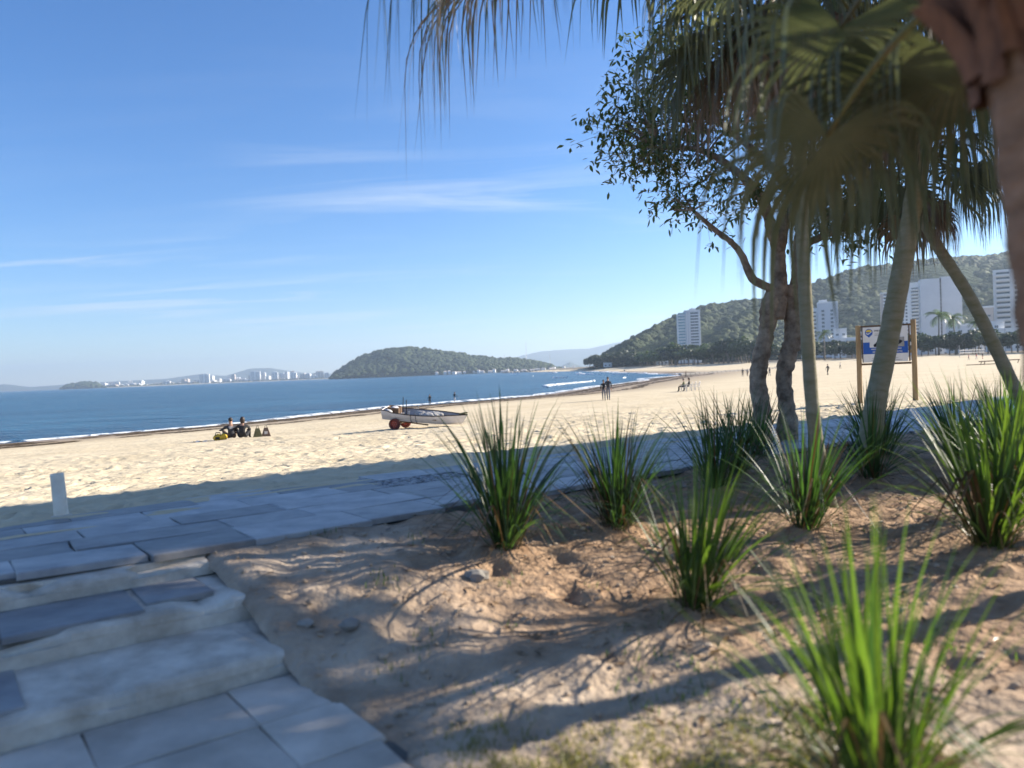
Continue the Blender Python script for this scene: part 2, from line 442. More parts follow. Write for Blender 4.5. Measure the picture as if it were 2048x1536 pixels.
# ------------------------------------------------------------------ ground plan
# u runs along the promenade, v runs from the planting bed towards the sea
TU = np.array([.7986, .6018]); NV = np.array([-.6018, .7986])
PROM_ROT = math.atan2(TU[1], TU[0])
def uv(u, v): return (TU[0] * u + NV[0] * v, TU[1] * u + NV[1] * v)
SEA_Z = -2.4
SHORE = np.array([(-400, -420), (-120, -62), (-70, 8), (-35.2, 52.7), (-31.3, 58.3), (-26.2, 64.4), (-20.7, 74.8), (-14.8, 85.9), (-7.6, 93.8), (-1.6, 100.6), (5.5, 112.9), (17, 149.4), (38, 212), (53.5, 248.5), (60, 300), (64, 380), (67.3, 457), (76, 700), (87, 950), (60, 1150), (20, 1500)], float)
BACK = np.array([uv(-400, 8.3), uv(30, 8.3), (70, 62), (150, 130), (200, 225), (206, 300), (176, 380), (146, 520), (124, 650), (104, 820), (108, 950), (90, 1150), (60, 1500)], float)

def seg_dist(P, LN):
    best = np.full(len(P), 1e9); side = np.zeros(len(P))
    for a, b in zip(LN[:-1], LN[1:]):
        ab = b - a; t = np.clip(((P - a) @ ab) / (ab @ ab), 0, 1)
        q = P - a - t[:, None] * ab; dd = np.hypot(q[:, 0], q[:, 1])
        s = ab[0] * (P[:, 1] - a[1]) - ab[1] * (P[:, 0] - a[0])
        mk = dd < best - 1e-9; best = np.where(mk, dd, best); side = np.where(mk, s, side)
    return best, side

def beach_z(x, y):
    P = np.stack([np.ravel(np.asarray(x, float)), np.ravel(np.asarray(y, float))], 1)
    ds, ss = seg_dist(P, SHORE); dl, sl = seg_dist(P, BACK)
    ds = np.where(ss < 0, ds, -ds); dl = np.where(sl > 0, dl, -dl)
    far = np.clip((np.hypot(P[:, 0], P[:, 1]) - 60) / 250, 0, 1)
    zb = -.06 + .5 * far
    t = np.clip(dl, 0, None) / (np.clip(dl, 0, None) + np.clip(ds, 1e-3, None))
    z = zb + (SEA_Z - zb) * t ** .8
    z = np.where(ds < 0, SEA_Z + ds * .03, z); z = np.clip(z, -5, None)
    return np.where(dl < 0, zb, z)

def bz(x, y): return float(beach_z(x, y)[0])

# ------------------------------------------------------------------ beach
def geo(a, b, s0, k):
    out = [a]; s = s0
    while out[-1] < b: out.append(out[-1] + s); s *= k
    return out
us = np.array(sorted([-v for v in geo(9.0, 330, .16, 1.06)[1:]]) + list(np.arange(-9, 24, .095)) + geo(24, 1200, .12, 1.045))
vs_ = np.array(list(np.arange(8.05, 19, .085)) + geo(19, 1100, .09, 1.022))
UU, VV = np.meshgrid(us, vs_)
XX = TU[0] * UU + NV[0] * VV; YY = TU[1] * UU + NV[1] * VV
ZZ = beach_z(XX, YY).reshape(XX.shape)
near = np.clip(1 - (VV - 40) / 60, 0, 1)
dry = np.clip((ZZ + 1.95) / .25, 0, 1)
ZZ += dry * near * (.07 * (vnoise(UU, VV, 2.3, 3) - .5) + .05 * (vnoise(UU, VV, .75, 4) - .5))
# footprints: pressed dimples with a raised rim
rg = np.random.default_rng(5)
for _ in range(8200):
    fu, fv = rg.uniform(-16, 34), 8.8 + 34 * rg.random() ** 1.5
    i0, i1 = np.searchsorted(us, (fu - .4, fu + .4)); j0, j1 = np.searchsorted(vs_, (fv - .4, fv + .4))
    if i1 - i0 < 3 or j1 - j0 < 3: continue
    du = UU[j0:j1, i0:i1] - fu; dv = VV[j0:j1, i0:i1] - fv
    a = rg.uniform(0, 3.14); p = du * math.cos(a) + dv * math.sin(a); q = -du * math.sin(a) + dv * math.cos(a)
    rr2 = (p / rg.uniform(.14, .20)) ** 2 + (q / rg.uniform(.075, .11)) ** 2
    ZZ[j0:j1, i0:i1] += dry[j0:j1, i0:i1] * rg.uniform(.6, 1.25) * (-.062 * np.exp(-rr2) + .022 * np.exp(-(np.sqrt(rr2) - 1.6) ** 2 * 3))
# the dry sand blows over the edge of the paving: keep it just below the slabs there
ZZ = np.where(VV < 8.5, np.minimum(ZZ, -.015 - .10 * np.clip((8.35 - VV) / .3, 0, 1)), ZZ)
nu, nv = len(us), len(vs_)
idx = np.arange(nu * nv).reshape(nv, nu)
Fq = np.stack([idx[:-1, :-1], idx[:-1, 1:], idx[1:, 1:], idx[1:, :-1]], -1).reshape(-1, 4)
beach = struct(link('beach', mesh_np('beach', np.stack([XX, YY, ZZ], -1).reshape(-1, 3), Fq, [M_SAND], smooth=True)))

# ------------------------------------------------------------------ sea
S_ = 11800
radii = np.array([0, 20] + geo(40, S_ * 1.41, 6, 1.09))
angs = np.linspace(0, 2 * math.pi, 181)[:-1]
V_ = [(0, 0, SEA_Z)]
for r_ in radii[1:]:
    for a in angs:
        x, y = r_ * math.cos(a), r_ * math.sin(a)
        V_.append((max(-S_, min(S_, x)), max(-S_, min(S_, y)), SEA_Z))
F4 = []
na = len(angs)
for i in range(1, len(radii) - 1):
    for k in range(na):
        a, b = 1 + (i - 1) * na + k, 1 + (i - 1) * na + (k + 1) % na
        F4.append((a, a + na, b + na, b))
for k in range(na): F4.append((0, 1 + k, 1 + (k + 1) % na, 0))
me = bpy.data.meshes.new('sea')
me.from_pydata(V_, [], [tuple(dict.fromkeys(f)) for f in F4]); me.materials.append(M_SEA); me.update()
sea = struct(link('sea', me))

# smoothed shoreline for foam and wrack
def catmull(P, step):
    out = []
    for i in range(1, len(P) - 2):
        p0, p1, p2, p3 = P[i - 1], P[i], P[i + 1], P[i + 2]
        n = max(2, int(np.linalg.norm(p2 - p1) / step))
        for k in range(n):
            t = k / n
            out.append(.5 * ((2 * p1) + (-p0 + p2) * t + (2 * p0 - 5 * p1 + 4 * p2 - p3) * t * t + (-p0 + 3 * p1 - 3 * p2 + p3) * t ** 3))
    return np.array(out)
SL = catmull(SHORE[1:-1], .9)
TG = np.gradient(SL, axis=0); TG /= np.linalg.norm(TG, axis=1)[:, None]
SN = np.stack([-TG[:, 1], TG[:, 0]], 1)          # towards the sea
SD = np.hypot(SL[:, 0], SL[:, 1])
arc = np.concatenate([[0], np.cumsum(np.linalg.norm(np.diff(SL, axis=0), axis=1))])

def foam_line(off, width, thresh, seed, hgt, sway=1.6):
    mb = MB(); mb.sm = True
    g1 = vnoise(arc, arc * 0, 26, seed); g2 = vnoise(arc, arc * 0, 5.5, seed + 1); g3 = vnoise(arc, arc * 0, 60, seed + 2)
    w = width * (1 + SD / 320) * np.clip((g3 * .7 + g1 * .5 - thresh) * 3.2, 0, 1) * (.45 + .9 * g2)
    o = off * (1 + SD / 220) + sway * (g1 - .5) * 2 * (1 + SD / 200) + .5 * (g2 - .5)
    K = 6; vs, fs = [], []
    live = w > .12
    for i in range(len(SL)):
        for k in range(K):
            t = k / (K - 1); d = o[i] + w[i] * (t - .15)
            p = SL[i] + SN[i] * d
            prof = math.sin(math.pi * min(1, t * 1.05)) ** .7 if 0 < t < 1 else 0
            zb = max(SEA_Z, bz0(p) if off < 3 else SEA_Z)
            vs.append((p[0], p[1], zb + .015 + hgt * prof * (.5 + g2[i]) * (1 + SD[i] / 500)))
    for i in range(len(SL) - 1):
        if live[i] and live[i + 1]:
            for k in range(K - 1):
                a = i * K + k; fs.append((a, a + 1, a + K + 1, a + K))
    mb.add(vs, fs)
    return stuff(mb.obj('sea_foam', M_FOAM))
_bzc = {}
def bz0(p):
    k = (round(p[0]), round(p[1]))
    if k not in _bzc: _bzc[k] = bz(*k)
    return min(_bzc[k], SEA_Z + .12)
fo = foam_line(-.6, 1.7, .12, 21, .07)
tag(fo, 'white ribbon of foam where the sea washes onto the sand', 'foam')
fo = foam_line(6.5, 1.7, .68, 33, .24, 2.2)
tag(fo, 'broken white crest of the small wave nearest the beach', 'foam')
fo = foam_line(15, 1.3, .86, 47, .22, 3.5)
tag(fo, 'short white crests of the second wave farther out', 'foam')
# wrack of dark seaweed along the upper wash
rg = np.random.default_rng(8); mb = MB()
sel = np.where((SD < 330) & (SL[:, 0] > -75))[0]
for _ in range(9000):
    i = rg.choice(sel); band = rg.choice([3.2, 6.0, 10.5], p=[.4, .35, .25])
    d = -(band + rg.normal(0, .55) + 1.5 * (vnoise(np.array([arc[i]]), np.array([0.]), 18, int(band * 10))[0] - .5))
    p = SL[i] + SN[i] * d; ln = rg.uniform(.2, 1.3); wd = rg.uniform(.05, .22); a = math.atan2(TG[i, 1], TG[i, 0]) + rg.normal(0, .22)
    z = bz(p[0], p[1]) + .012
    ca, sa = math.cos(a), math.sin(a)
    q = [(-ln, 0, 0), (-ln * .3, -wd, .02), (ln * .5, -wd * .6, .03), (ln, 0, 0), (ln * .2, wd, .03), (-ln * .5, wd * .7, .02)]
    mb.add([(p[0] + x * ca - y * sa, p[1] + x * sa + y * ca, z + h) for x, y, h in q], [(0, 1, 2, 3, 4, 5)])
o = stuff(mb.obj('seaweed_wrack', M_WEED)); tag(o, 'dark strands of washed up seaweed lying along the wet sand', 'seaweed')

# ------------------------------------------------------------------ ground behind and beside the promenade
mb = MB()
q = [uv(-300, 5.8), uv(420, 5.8), uv(420, -400), uv(-300, -400)]
mb.add([(x, y, -.62) for x, y in q], [(3, 2, 1, 0)])
ground = struct(mb.obj('ground', M_GROUND))

# planting bed: sandy soil, a bank falling from the promenade to the lower paving
def bed_z(u, v):
    t = np.clip((5.9 - np.asarray(v, float)) / 2.7, 0, 1)
    t = t * t * (3 - 2 * t)
    lift = np.clip((np.asarray(u, float) - 1.8) / 4.5, 0, 1) * .28
    return -.05 - .40 * t + lift * t
bu = np.array(list(np.arange(1.52, 9, .05)) + geo(9, 46, .08, 1.06)); bv = np.array(sorted([5.98 - w for w in geo(0, 4.6, .05, 1.0)] + [1.3 - w for w in geo(.05, 16, .08, 1.12)]))
UB, VB = np.meshgrid(bu, bv)
ZB = bed_z(UB, VB) + .06 * (vnoise(UB, VB, .8, 61) - .5) + .052 * (vnoise(UB, VB, .28, 62) - .5) + .034 * (vnoise(UB, VB, .11, 63) - .5)
rg = np.random.default_rng(9)
for _ in range(420):
    fu, fv = rg.uniform(1.5, 9), rg.uniform(1.2, 5.8)
    rr2 = ((UB - fu) / rg.uniform(.05, .13)) ** 2 + ((VB - fv) / rg.uniform(.05, .13)) ** 2
    ZB += rg.uniform(-.06, .04) * np.exp(-rr2)
TUFTS = []   # filled below, mounds of soil are heaped round each plant
PLANTS = [  # x, y, height, blades, kind, label
    (-.10, 5.83, 1.06, 120, 0, 'tall dark green grass tuft standing alone left of the other tufts, beside the paving'),
    (.83, 6.37, 1.04, 135, 0, 'dark green grass tuft second from the left, next to the promenade edge'),
    (1.07, 4.70, 1.02, 105, 1, 'blurred green grass tuft in front of the dark second tuft'),
    (2.34, 6.25, .98, 105, 0, 'dark grass tuft at the foot of the slim upright green palm trunk'),
    (2.45, 8.45, 1.00, 90, 0, 'grass tuft with thin dark tips in front of the forked tree trunk'),
    (3.30, 5.35, 1.14, 125, 1, 'bright yellow green grass tuft at right, below the leaning palm trunks'),
    (1.20, 2.62, .90, 110, 1, 'large blurred grass tuft nearest the camera at bottom right'),
    (3.75, 8.10, .92, 85, 0, 'grass tuft just left of the leaning grey palm trunk base'),
    (5.55, 9.60, 1.00, 85, 0, 'dark spiky grass tuft below the right post of the sign'),
    (4.20, 6.45, 1.14, 110, 1, 'blurred bright grass tuft at the right edge behind the yellow green one'),
    (6.9, 10.9, .98, 70, 0, 'dark spiky grass tuft at the right edge beneath the volleyball net'),
    (3.05, 9.65, .80, 75, 0, 'low dense grass tuft hiding the base of the forked tree'),
    (1.95, 7.55, .92, 80, 0, 'grass tuft between the dark second tuft and the forked tree'),
    (5.15, 8.15, 1.02, 85, 1, 'pale green grass tuft right of the leaning grey palm trunk base'),
    (6.15, 8.35, 1.05, 85, 1, 'pale green grass tuft at the right edge beside the thin leaning palm'),
    (4.55, 9.55, .95, 70, 0, 'dark grass tuft between the leaning grey palm and the sign'),
    (4.75, 10.3, .90, 70, 0, 'grass tuft behind the leaning grey palm trunk near the paving'),
]
for P_ in PLANTS:
    pu = TU[0] * P_[0] + TU[1] * P_[1]; pv = NV[0] * P_[0] + NV[1] * P_[1]
    ZB += .075 * np.exp(-((UB - pu) ** 2 + (VB - pv) ** 2) / .05)
def ring_edge(Z):
    return Z
XB = TU[0] * UB + NV[0] * VB; YB = TU[1] * UB + NV[1] * VB
ZB = np.where(VB > 5.93, -.10, ZB)
ZB[:, 0] -= .05
nu, nv = len(bu), len(bv); idx = np.arange(nu * nv).reshape(nv, nu)
Fq = np.stack([idx[:-1, :-1], idx[:-1, 1:], idx[1:, 1:], idx[1:, :-1]], -1).reshape(-1, 4)
bed = struct(link('planting_bed', mesh_np('planting_bed', np.stack([XB, YB, ZB], -1).reshape(-1, 3), Fq, [M_SOIL], smooth=True)))
earth = np.clip((UB - 2.5) / 1.5 + 1.3 * (vnoise(UB, VB, .9, 71) - .5), 0, 1) * .85
for P_ in PLANTS:
    pu = TU[0] * P_[0] + TU[1] * P_[1]; pv = NV[0] * P_[0] + NV[1] * P_[1]
    earth = np.maximum(earth, np.clip(1.5 * np.exp(-((UB - pu) ** 2 + (VB - pv) ** 2) / .07) + .3 * (vnoise(UB, VB, .2, 72) - .5), 0, 1))
bed.data.attributes.new('earth', 'FLOAT', 'POINT').data.foreach_set('value', earth.ravel().astype(np.float32))
def bed_h(x, y):
    u_ = TU[0] * x + TU[1] * y; v_ = NV[0] * x + NV[1] * y
    i = min(max(np.searchsorted(bu, u_), 0), nu - 1); j = min(max(np.searchsorted(bv, v_), 0), nv - 1)
    return float(ZB[j, i])

# ------------------------------------------------------------------ promenade of slate slabs
mb = MB(); 
q = [uv(-9, 5.95), uv(30, 5.95), uv(30, 8.45), uv(-9, 8.45)]
mb.add([(x, y, -.022) for x, y in q] + [(x, y, -.2) for x, y in q], [(0, 1, 2, 3), (0, 4, 5, 1), (1, 5, 6, 2), (2, 6, 7, 3), (3, 7, 4, 0)])
prom = struct(mb.obj('promenade', M_JOINT))
slab_me = [MB().bevbox((0, 0, -.025), (1, 1, .05), .012).me('paving_slab', M_SLATE)]
rs = random.Random(4)
for k in range(3):   # irregular sawn outlines
    mb = MB(); pts = []
    n = 0
    cor = [(-.5, -.5), (.02, -.5 + rs.uniform(0, .02)), (.5, -.5), (.5, 0), (.5, .5), (.03, .5 - rs.uniform(0, .025)), (-.5, .5), (-.5, .04)]
    cor = [(x + rs.uniform(-.012, .012), y + rs.uniform(-.012, .012)) for x, y in cor]
    n = len(cor)
    V = [(x, y, -.05) for x, y in cor] + [(x, y, -.008) for x, y in cor] + [(x * .985, y * .975, 0) for x, y in cor]
    fs = [tuple(range(2 * n, 3 * n))] + [(k2 * n + i, k2 * n + (i + 1) % n, (k2 + 1) * n + (i + 1) % n, (k2 + 1) * n + i) for k2 in (0, 1) for i in range(n)]
    mb.add(V, fs); slab_me.append(mb.me('paving_slab', M_SLATE))
COB = (3.85, 4.95, 7.35, 7.92)    # patch of small cobbles
def slab(u0, u1, v0, v1, z, parent, jit=.003, meshes=None):
    cx_, cy_ = uv((u0 + u1) / 2, (v0 + v1) / 2)
    g = .007
    return link('paving_slab', rs.choice(meshes or slab_me), parent, (cx_, cy_, z + rs.uniform(-jit, jit)),
                (rs.gauss(0, .006), rs.gauss(0, .006), PROM_ROT + rs.gauss(0, .004)), (u1 - u0 - g, v1 - v0 - g, 1))
rows = [5.90, 6.42, 6.90, 7.36, 7.90, 8.42]
for r_ in range(5):
    u_ = -8 + rs.uniform(0, .8)
    while u_ < 27:
        ln = rs.uniform(.62, 1.15)
        v0, v1 = rows[r_], rows[r_ + 1]
        if r_ == 0: v0 -= rs.choice([0, 0, .05, .10, -.08])
        if r_ == 4: v1 += rs.choice([0, 0, .05, -.10, .08, -.2])
        if r_ == 3 and not (u_ + ln < COB[0] or u_ > COB[1]):
            if u_ < COB[0] - .25: slab(u_, COB[0] - .01, v0, v1, .012, prom)
            u_ = COB[1] + .01; continue
        slab(u_, u_ + ln, v0, v1, .012, prom); u_ += ln
cob_me = []
for k in range(4):
    mb = MB(); mb.sm = True; mb.blob((0, 0, 0), (.5, .5, .5), 70 + k, 1, .10); cob_me.append(mb.me('cobble', M_SLATE))
for i in range(11):
    for j in range(6):
        cu = COB[0] + .05 + i * .1 + rs.uniform(-.012, .012); cv = COB[2] + .05 + j * .094 + rs.uniform(-.01, .01)
        x, y = uv(cu, cv)
        link('cobble', rs.choice(cob_me), prom, (x, y, -.012 + rs.uniform(-.006, .008)), (0, 0, rs.uniform(0, 6)), (.092, .084, .06))

paver_me = []
for m_ in slab_me:
    c_ = m_.copy(); c_.materials.clear(); c_.materials.append(M_PAVER); paver_me.append(c_)
# sand blown onto the slabs
mb = MB(); rg = np.random.default_rng(44)
for q_ in range(30):
    cu, cv = rg.uniform(-5, 20), 8.42 - abs(rg.normal(0, .32)); ru, rv = rg.uniform(.15, .7), rg.uniform(.05, .16); n = 14; zs = .009
    if q_ > 46:
        zs, vlo, vhi = [(-.1525 + .006, 5.55, 5.68), (-.3095 + .004, 4.72, 4.96), (-.446, 3.0, 4.2)][q_ % 3]
        cu, cv = (rg.uniform(-.6, 1.3), rg.uniform(vlo, vhi)); ru, rv = rg.uniform(.12, .4), rg.uniform(.02, .07) * (2 if q_ % 3 == 2 else 1)
    ph = rg.uniform(0, 6.28, 3); V = []
    for i in range(n):
        a = 2 * math.pi * i / n; k = 1 + .35 * math.sin(2 * a + ph[0]) + .25 * math.sin(3 * a + ph[1]) + .15 * math.sin(5 * a + ph[2])
        x, y = uv(cu + ru * k * math.cos(a), cv + rv * k * math.sin(a)); V.append((x, y, zs))
    x, y = uv(cu, cv); V.append((x, y, zs + .016)); mb.add(V, [(i, (i + 1) % n, n) for i in range(n)])
o = stuff(mb.obj('sand_drift', M_SAND)); tag(o, 'thin drifts of dry sand blown onto the slate paving', 'sand')
# lower paving at the foot of the steps
mb = MB(); q = [uv(-6, -4), uv(1.62, -4), uv(1.62, 4.3), uv(-6, 4.3)]
mb.add([(x, y, -.475) for x, y in q], [(0, 1, 2, 3)])
low = struct(mb.obj('lower_paving', M_JOINT))
for r_ in range(8):
    u_ = -4 + rs.uniform(0, .6); v0 = 4.22 - (r_ + 1) * .52
    while u_ < 1.5:
        ln = min(rs.uniform(.6, 1.1), 1.60 - u_)
        if ln > .2: slab(u_, u_ + ln, v0, v0 + .52, -.45, low, meshes=paver_me)
        u_ += ln

# ------------------------------------------------------------------ steps down from the promenade
steps = empty('stone_steps', (*uv(0, 4.9), -.45))
tag(steps, 'worn pale concrete steps with slate treads leading down from the promenade at left', 'steps')
def worn_block(u0, u1, v0, v1, z0, z1, seed, name='step'):
    """concrete block with rounded, chipped upper edges"""
    nu_, rr = 70, random.Random(seed)
    prof = [(v1, z0), (v1, z1 - .005), (v1 - .1, z1), (v0 + .10, z1), (v0 + .035, z1 - .006), (v0 + .008, z1 - .025), (v0, z1 - .06), (v0 + .004, (z0 + z1) / 2), (v0, z0)]
    V, F_ = [], []
    for i in range(nu_ + 1):
        u_ = u0 + (u1 - u0) * i / nu_
        ch = max(0, vnoise(np.array([u_]), np.array([seed * 7.]), .22, seed)[0] - .5) * .30
        ch2 = (vnoise(np.array([u_]), np.array([3.]), .5, seed)[0] - .5) * .03
        for k, (v_, z_) in enumerate(prof):
            e = 1 if 3 <= k <= 6 else 0
            x, y = uv(u_ - (.03 if i == nu_ and k in (3, 4, 5) else 0), v_ + e * ch * .7 + (ch2 if 3 <= k else 0))
            V.append((x - steps.location.x, y - steps.location.y, z_ - e * ch * .45 - steps.location.z + rr.uniform(-.002, .002)))
    n = len(prof)
    for i in range(nu_):
        for k in range(n - 1):
            a = i * n + k; F_.append((a, a + 1, a + n + 1, a + n))
    F_ += [tuple(range(n)), tuple(nu_ * n + k for k in reversed(range(n)))]
    mb = MB(); mb.add(V, F_); return mb.obj(name, M_CONC, steps)
s0 = worn_block(-4, 1.56, 5.70, 5.96, -.16, -.045, 5, 'edge_beam')
s1 = worn_block(-4, 1.72, 4.98, 5.715, -.32, -.165, 6)
s2 = worn_block(-4, 1.74, 4.24, 4.99, -.49, -.315, 8)
def tread(u0, u1, v0, v1, z, par):
    x, y = uv((u0 + u1) / 2, (v0 + v1) / 2)
    o = link('tread_slab', rs.choice(slab_me), par, (x - steps.location.x, y - steps.location.y, z - steps.location.z), (0, 0, PROM_ROT + rs.gauss(0, .006)), (u1 - u0 - .012, v1 - v0, .8))
for a, b in ((-2.6, -1.7), (-1.7, -.75), (-.75, .22), (.24, .98), (1.0, 1.42)):
    tread(a, b, 5.02 + rs.uniform(0, .06) + (.16 if a > .9 else 0), 5.66, -.150, s1)
for a, b in ((-2.6, -1.5), (-1.5, -.4), (-.38, .30)):
    tread(a, b, 4.30 + rs.uniform(0, .05), 4.95, -.300, s2)
# ------------------------------------------------------------------ hills
_ICO = []
for k in range(6):
    bm = bmesh.new(); bmesh.ops.create_icosphere(bm, subdivisions=2, radius=1)
    rr = random.Random(100 + k); ph = [rr.uniform(0, 6.28) for _ in range(9)]
    V = np.array([v.co[:] for v in bm.verts])
    d_ = 1 + .17 * np.sin(4 * V[:, 0] + ph[0]) * np.sin(4 * V[:, 1] + ph[1]) + .15 * np.sin(6.5 * V[:, 2] + ph[2]) * np.sin(6 * V[:, 0] + ph[3]) + .10 * np.sin(9 * V[:, 1] + ph[4]) * np.sin(8 * V[:, 2] + ph[5])
    d_ += np.array([rr.uniform(-.09, .09) for _ in range(len(V))])
    V = V * d_[:, None]; V[:, 2] = np.where(V[:, 2] < 0, V[:, 2] * .5, V[:, 2])
    _ICO.append((V, np.array([[v.index for v in f.verts] for f in bm.faces])))
    bm.free()

def hill(name, cols, y_front, y_ridge, zfoot, label, cat, crowns=0, rsize=(4, 7), seed=1, rough_amp=.12, material=None, power=1.15, ncol=140, nrow=40, drop=4.0):
    """terrain from foot to ridge and down the far side; cols = (x/y, height/y) of the skyline"""
    A = np.array([c[0] for c in cols]); E = np.array([c[1] for c in cols])
    aa = np.linspace(A[0], A[-1], ncol)
    yf = np.interp(aa, *zip(*y_front)) if not np.isscalar(y_front) else np.full(ncol, y_front, float)
    yr = np.interp(aa, *zip(*y_ridge)) if not np.isscalar(y_ridge) else np.full(ncol, y_ridge, float)
    zr = np.interp(aa, A, E) * yr + 1.2 - drop
    zr = np.maximum(zr, zfoot + .2)
    ss = np.concatenate([np.linspace(0, 1, nrow), 1 + np.linspace(0.05, .9, nrow // 3)])
    def surf(a_i, s):
        f = np.interp(a_i, aa, yf); r_ = np.interp(a_i, aa, yr); h = np.interp(a_i, aa, zr)
        yy = f + (r_ - f) * s; xx = a_i * yy
        up = np.clip(s, 0, 1) ** power
        dn = np.clip(1 - (np.clip(s, 1, None) - 1) / .85, 0, 1)
        nzv = (vnoise(xx, yy, (r_ - f).mean() * .28, seed) - .5) + .5 * (vnoise(xx, yy, (r_ - f).mean() * .11, seed + 1) - .5)
        k = np.clip(np.minimum(s, 1), 0, 1); bell = 4 * k * (1 - k)
        zz = zfoot + (h - zfoot) * np.clip(up + rough_amp * 2.6 * nzv * bell, 0, 1.0) * dn * dn
        return xx, yy, zz
    G1, G2 = np.meshgrid(aa, ss)
    x, y, z = surf(G1.ravel(), G2.ravel())
    idx = np.arange(len(ss) * ncol).reshape(len(ss), ncol)
    F_ = np.stack([idx[:-1, :-1], idx[:-1, 1:], idx[1:, 1:], idx[1:, :-1]], -1).reshape(-1, 4)
    ho = struct(link(name, mesh_np(name, np.stack([x, y, z], -1), F_, [material or M_HILL], smooth=True)))
    if crowns:
        rg = np.random.default_rng(seed); Vs, Fs, b = [], [], 0
        for i in range(crowns):
            a = rg.uniform(aa[0], aa[-1]); s = rg.uniform(0, 1.06) ** .8
            cx_, cy_, cz_ = surf(np.array([a]), np.array([s]))
            zmax = float(np.interp(a, aa, zr)) - zfoot
            if zmax < 2.5: continue
            r_ = rg.uniform(*rsize) * (.6 if zmax < 10 else 1)
            V, F2 = _ICO[rg.integers(6)]
            t = rg.uniform(0, 6.28); c, s2 = math.cos(t), math.sin(t)
            W = np.stack([V[:, 0] * c - V[:, 1] * s2, V[:, 0] * s2 + V[:, 1] * c, V[:, 2] * rg.uniform(.65, 1.05)], 1) * r_
            Vs.append(W + np.array([cx_[0], cy_[0], cz_[0] + r_ * .25])); Fs.append(F2 + b); b += len(V)
        fo_ = stuff(link('forest', mesh_np('forest', np.concatenate(Vs), np.concatenate(Fs), [M_FOREST], smooth=True)))
        tag(fo_, label, cat)
    return ho, surf

HILL = [(0.0968, 0.002), (0.1121, 0.0085), (0.1321, 0.0207), (0.1565, 0.0327), (0.1817, 0.0446), (0.2146, 0.0589), (0.2476, 0.0718), (0.2867, 0.0767), (0.3322, 0.0801), (0.378, 0.0899), (0.4042, 0.098), (0.4434, 0.1055), (0.5084, 0.11), (0.5735, 0.1197), (0.6698, 0.1301), (.8, .135), (1.1, .12)]
hill('hill', HILL, [(.09, 960), (.16, 800), (.25, 760), (.4, 640), (.6, 560), (1.1, 480)], [(.09, 1040), (.16, 1080), (.25, 1150), (.4, 1250), (.6, 1300), (1.1, 1250)], 3.0,
     'dense green forest covering the steep hill behind the apartment towers', 'forest', crowns=17000, rsize=(3.4, 7.8), seed=3, rough_amp=.16, ncol=200, nrow=50)
ISL = [(-0.2391, -0.0002), (-0.2304, 0.0053), (-0.2157, 0.0144), (-0.1957, 0.026), (-0.1694, 0.034), (-0.1336, 0.0358), (-0.111, 0.0336), (-0.0787, 0.0278), (-0.0465, 0.0213), (-0.0078, 0.0152), (-0.0012, 0.0169), (0.0117, 0.0151), (0.0375, 0.0102), (0.0567, 0.0042), (0.0793, .0008), (0.102, .0006), (.13, .0004)]
hill('headland', ISL, 2250, 2480, SEA_Z + .6, 'dark forest on the rounded headland across the bay', 'forest', crowns=3000, rsize=(6, 10), seed=5, power=.7, rough_amp=.10, ncol=150, nrow=26, drop=6)
HEAD = [(-0.5919, -0.0004), (-0.584, 0.0025), (-0.5767, 0.0055), (-0.5603, 0.0081), (-0.5409, 0.0073), (-0.5346, 0.0031), (-0.525, 0.0012), (-0.5088, .0002)]
hill('far_headland', HEAD, 4300, 4450, SEA_Z + .6, 'small wooded headland at the left end of the far town', 'forest', crowns=420, rsize=(8, 13), seed=6, power=.6, ncol=50, nrow=14, drop=8)
MTL = [(-.80, .004), (-0.7035, 0.0028), (-0.6577, 0.0094), (-0.6255, 0.0042), (-0.5084, 0.0073), (-0.4499, 0.0076), (-0.4042, 0.0122), (-0.3719, 0.0083), (-0.339, 0.0168), (-0.3131, 0.0164), (-0.2744, 0.009), (-0.2422, 0.0062), (-0.2099, .004), (-.1, .003)]
hill('far_mountains', MTL, 8300, 9300, SEA_Z + 1, '', '', seed=8, material=M_MOUNT, ncol=120, nrow=20, drop=0, rough_amp=.2)
MTR = [(-0.0445, 0.004), (-0.0145, 0.0103), (0.0118, 0.019), (0.038, 0.0238), (0.0705, 0.0251), (0.103, 0.0251), (0.1226, 0.0288), (0.1553, 0.034), (0.2005, 0.0257), (0.2456, 0.0174), (.35, .02), (.5, .03)]
hill('far_range', MTR, 8600, 10200, SEA_Z + 1, '', '', seed=9, material=M_MOUNT, ncol=120, nrow=20, drop=0, rough_amp=.2)
SMT = [(0.0562, 0.0009), (.0632, .0033), (0.0764, 0.0086), (0.0891, 0.0032), (.096, .0009)]
hill('distant_peak', SMT, 6000, 6300, SEA_Z + 1, '', '', seed=10, material=M_MOUNT, ncol=40, nrow=14, drop=0)

# flat coastal land behind the far beach (under the trees and towers)
mb = MB()
bl = [tuple(p) for p in BACK[1:]]
inl = [(420, -250), (800, 62), (900, 130), (900, 225), (900, 420), (900, 700), (700, 900), (420, 1000), (260, 1040), (170, 1060), (130, 1160), (90, 1520)]
zz_ = [-.10, -.1, .2, .38, .4, .42, .42, .42, .42, .42, .42, .42]
V = [(p[0], p[1], z) for p, z in zip(bl, zz_)] + [(p[0], p[1], z + 2.5) for p, z in zip(inl, zz_)]
n = len(bl)
mb.add(V, [(i, i + n, i + 1 + n, i + 1) for i in range(n - 1)])
struct(mb.obj('coastal_land', M_GROUND))
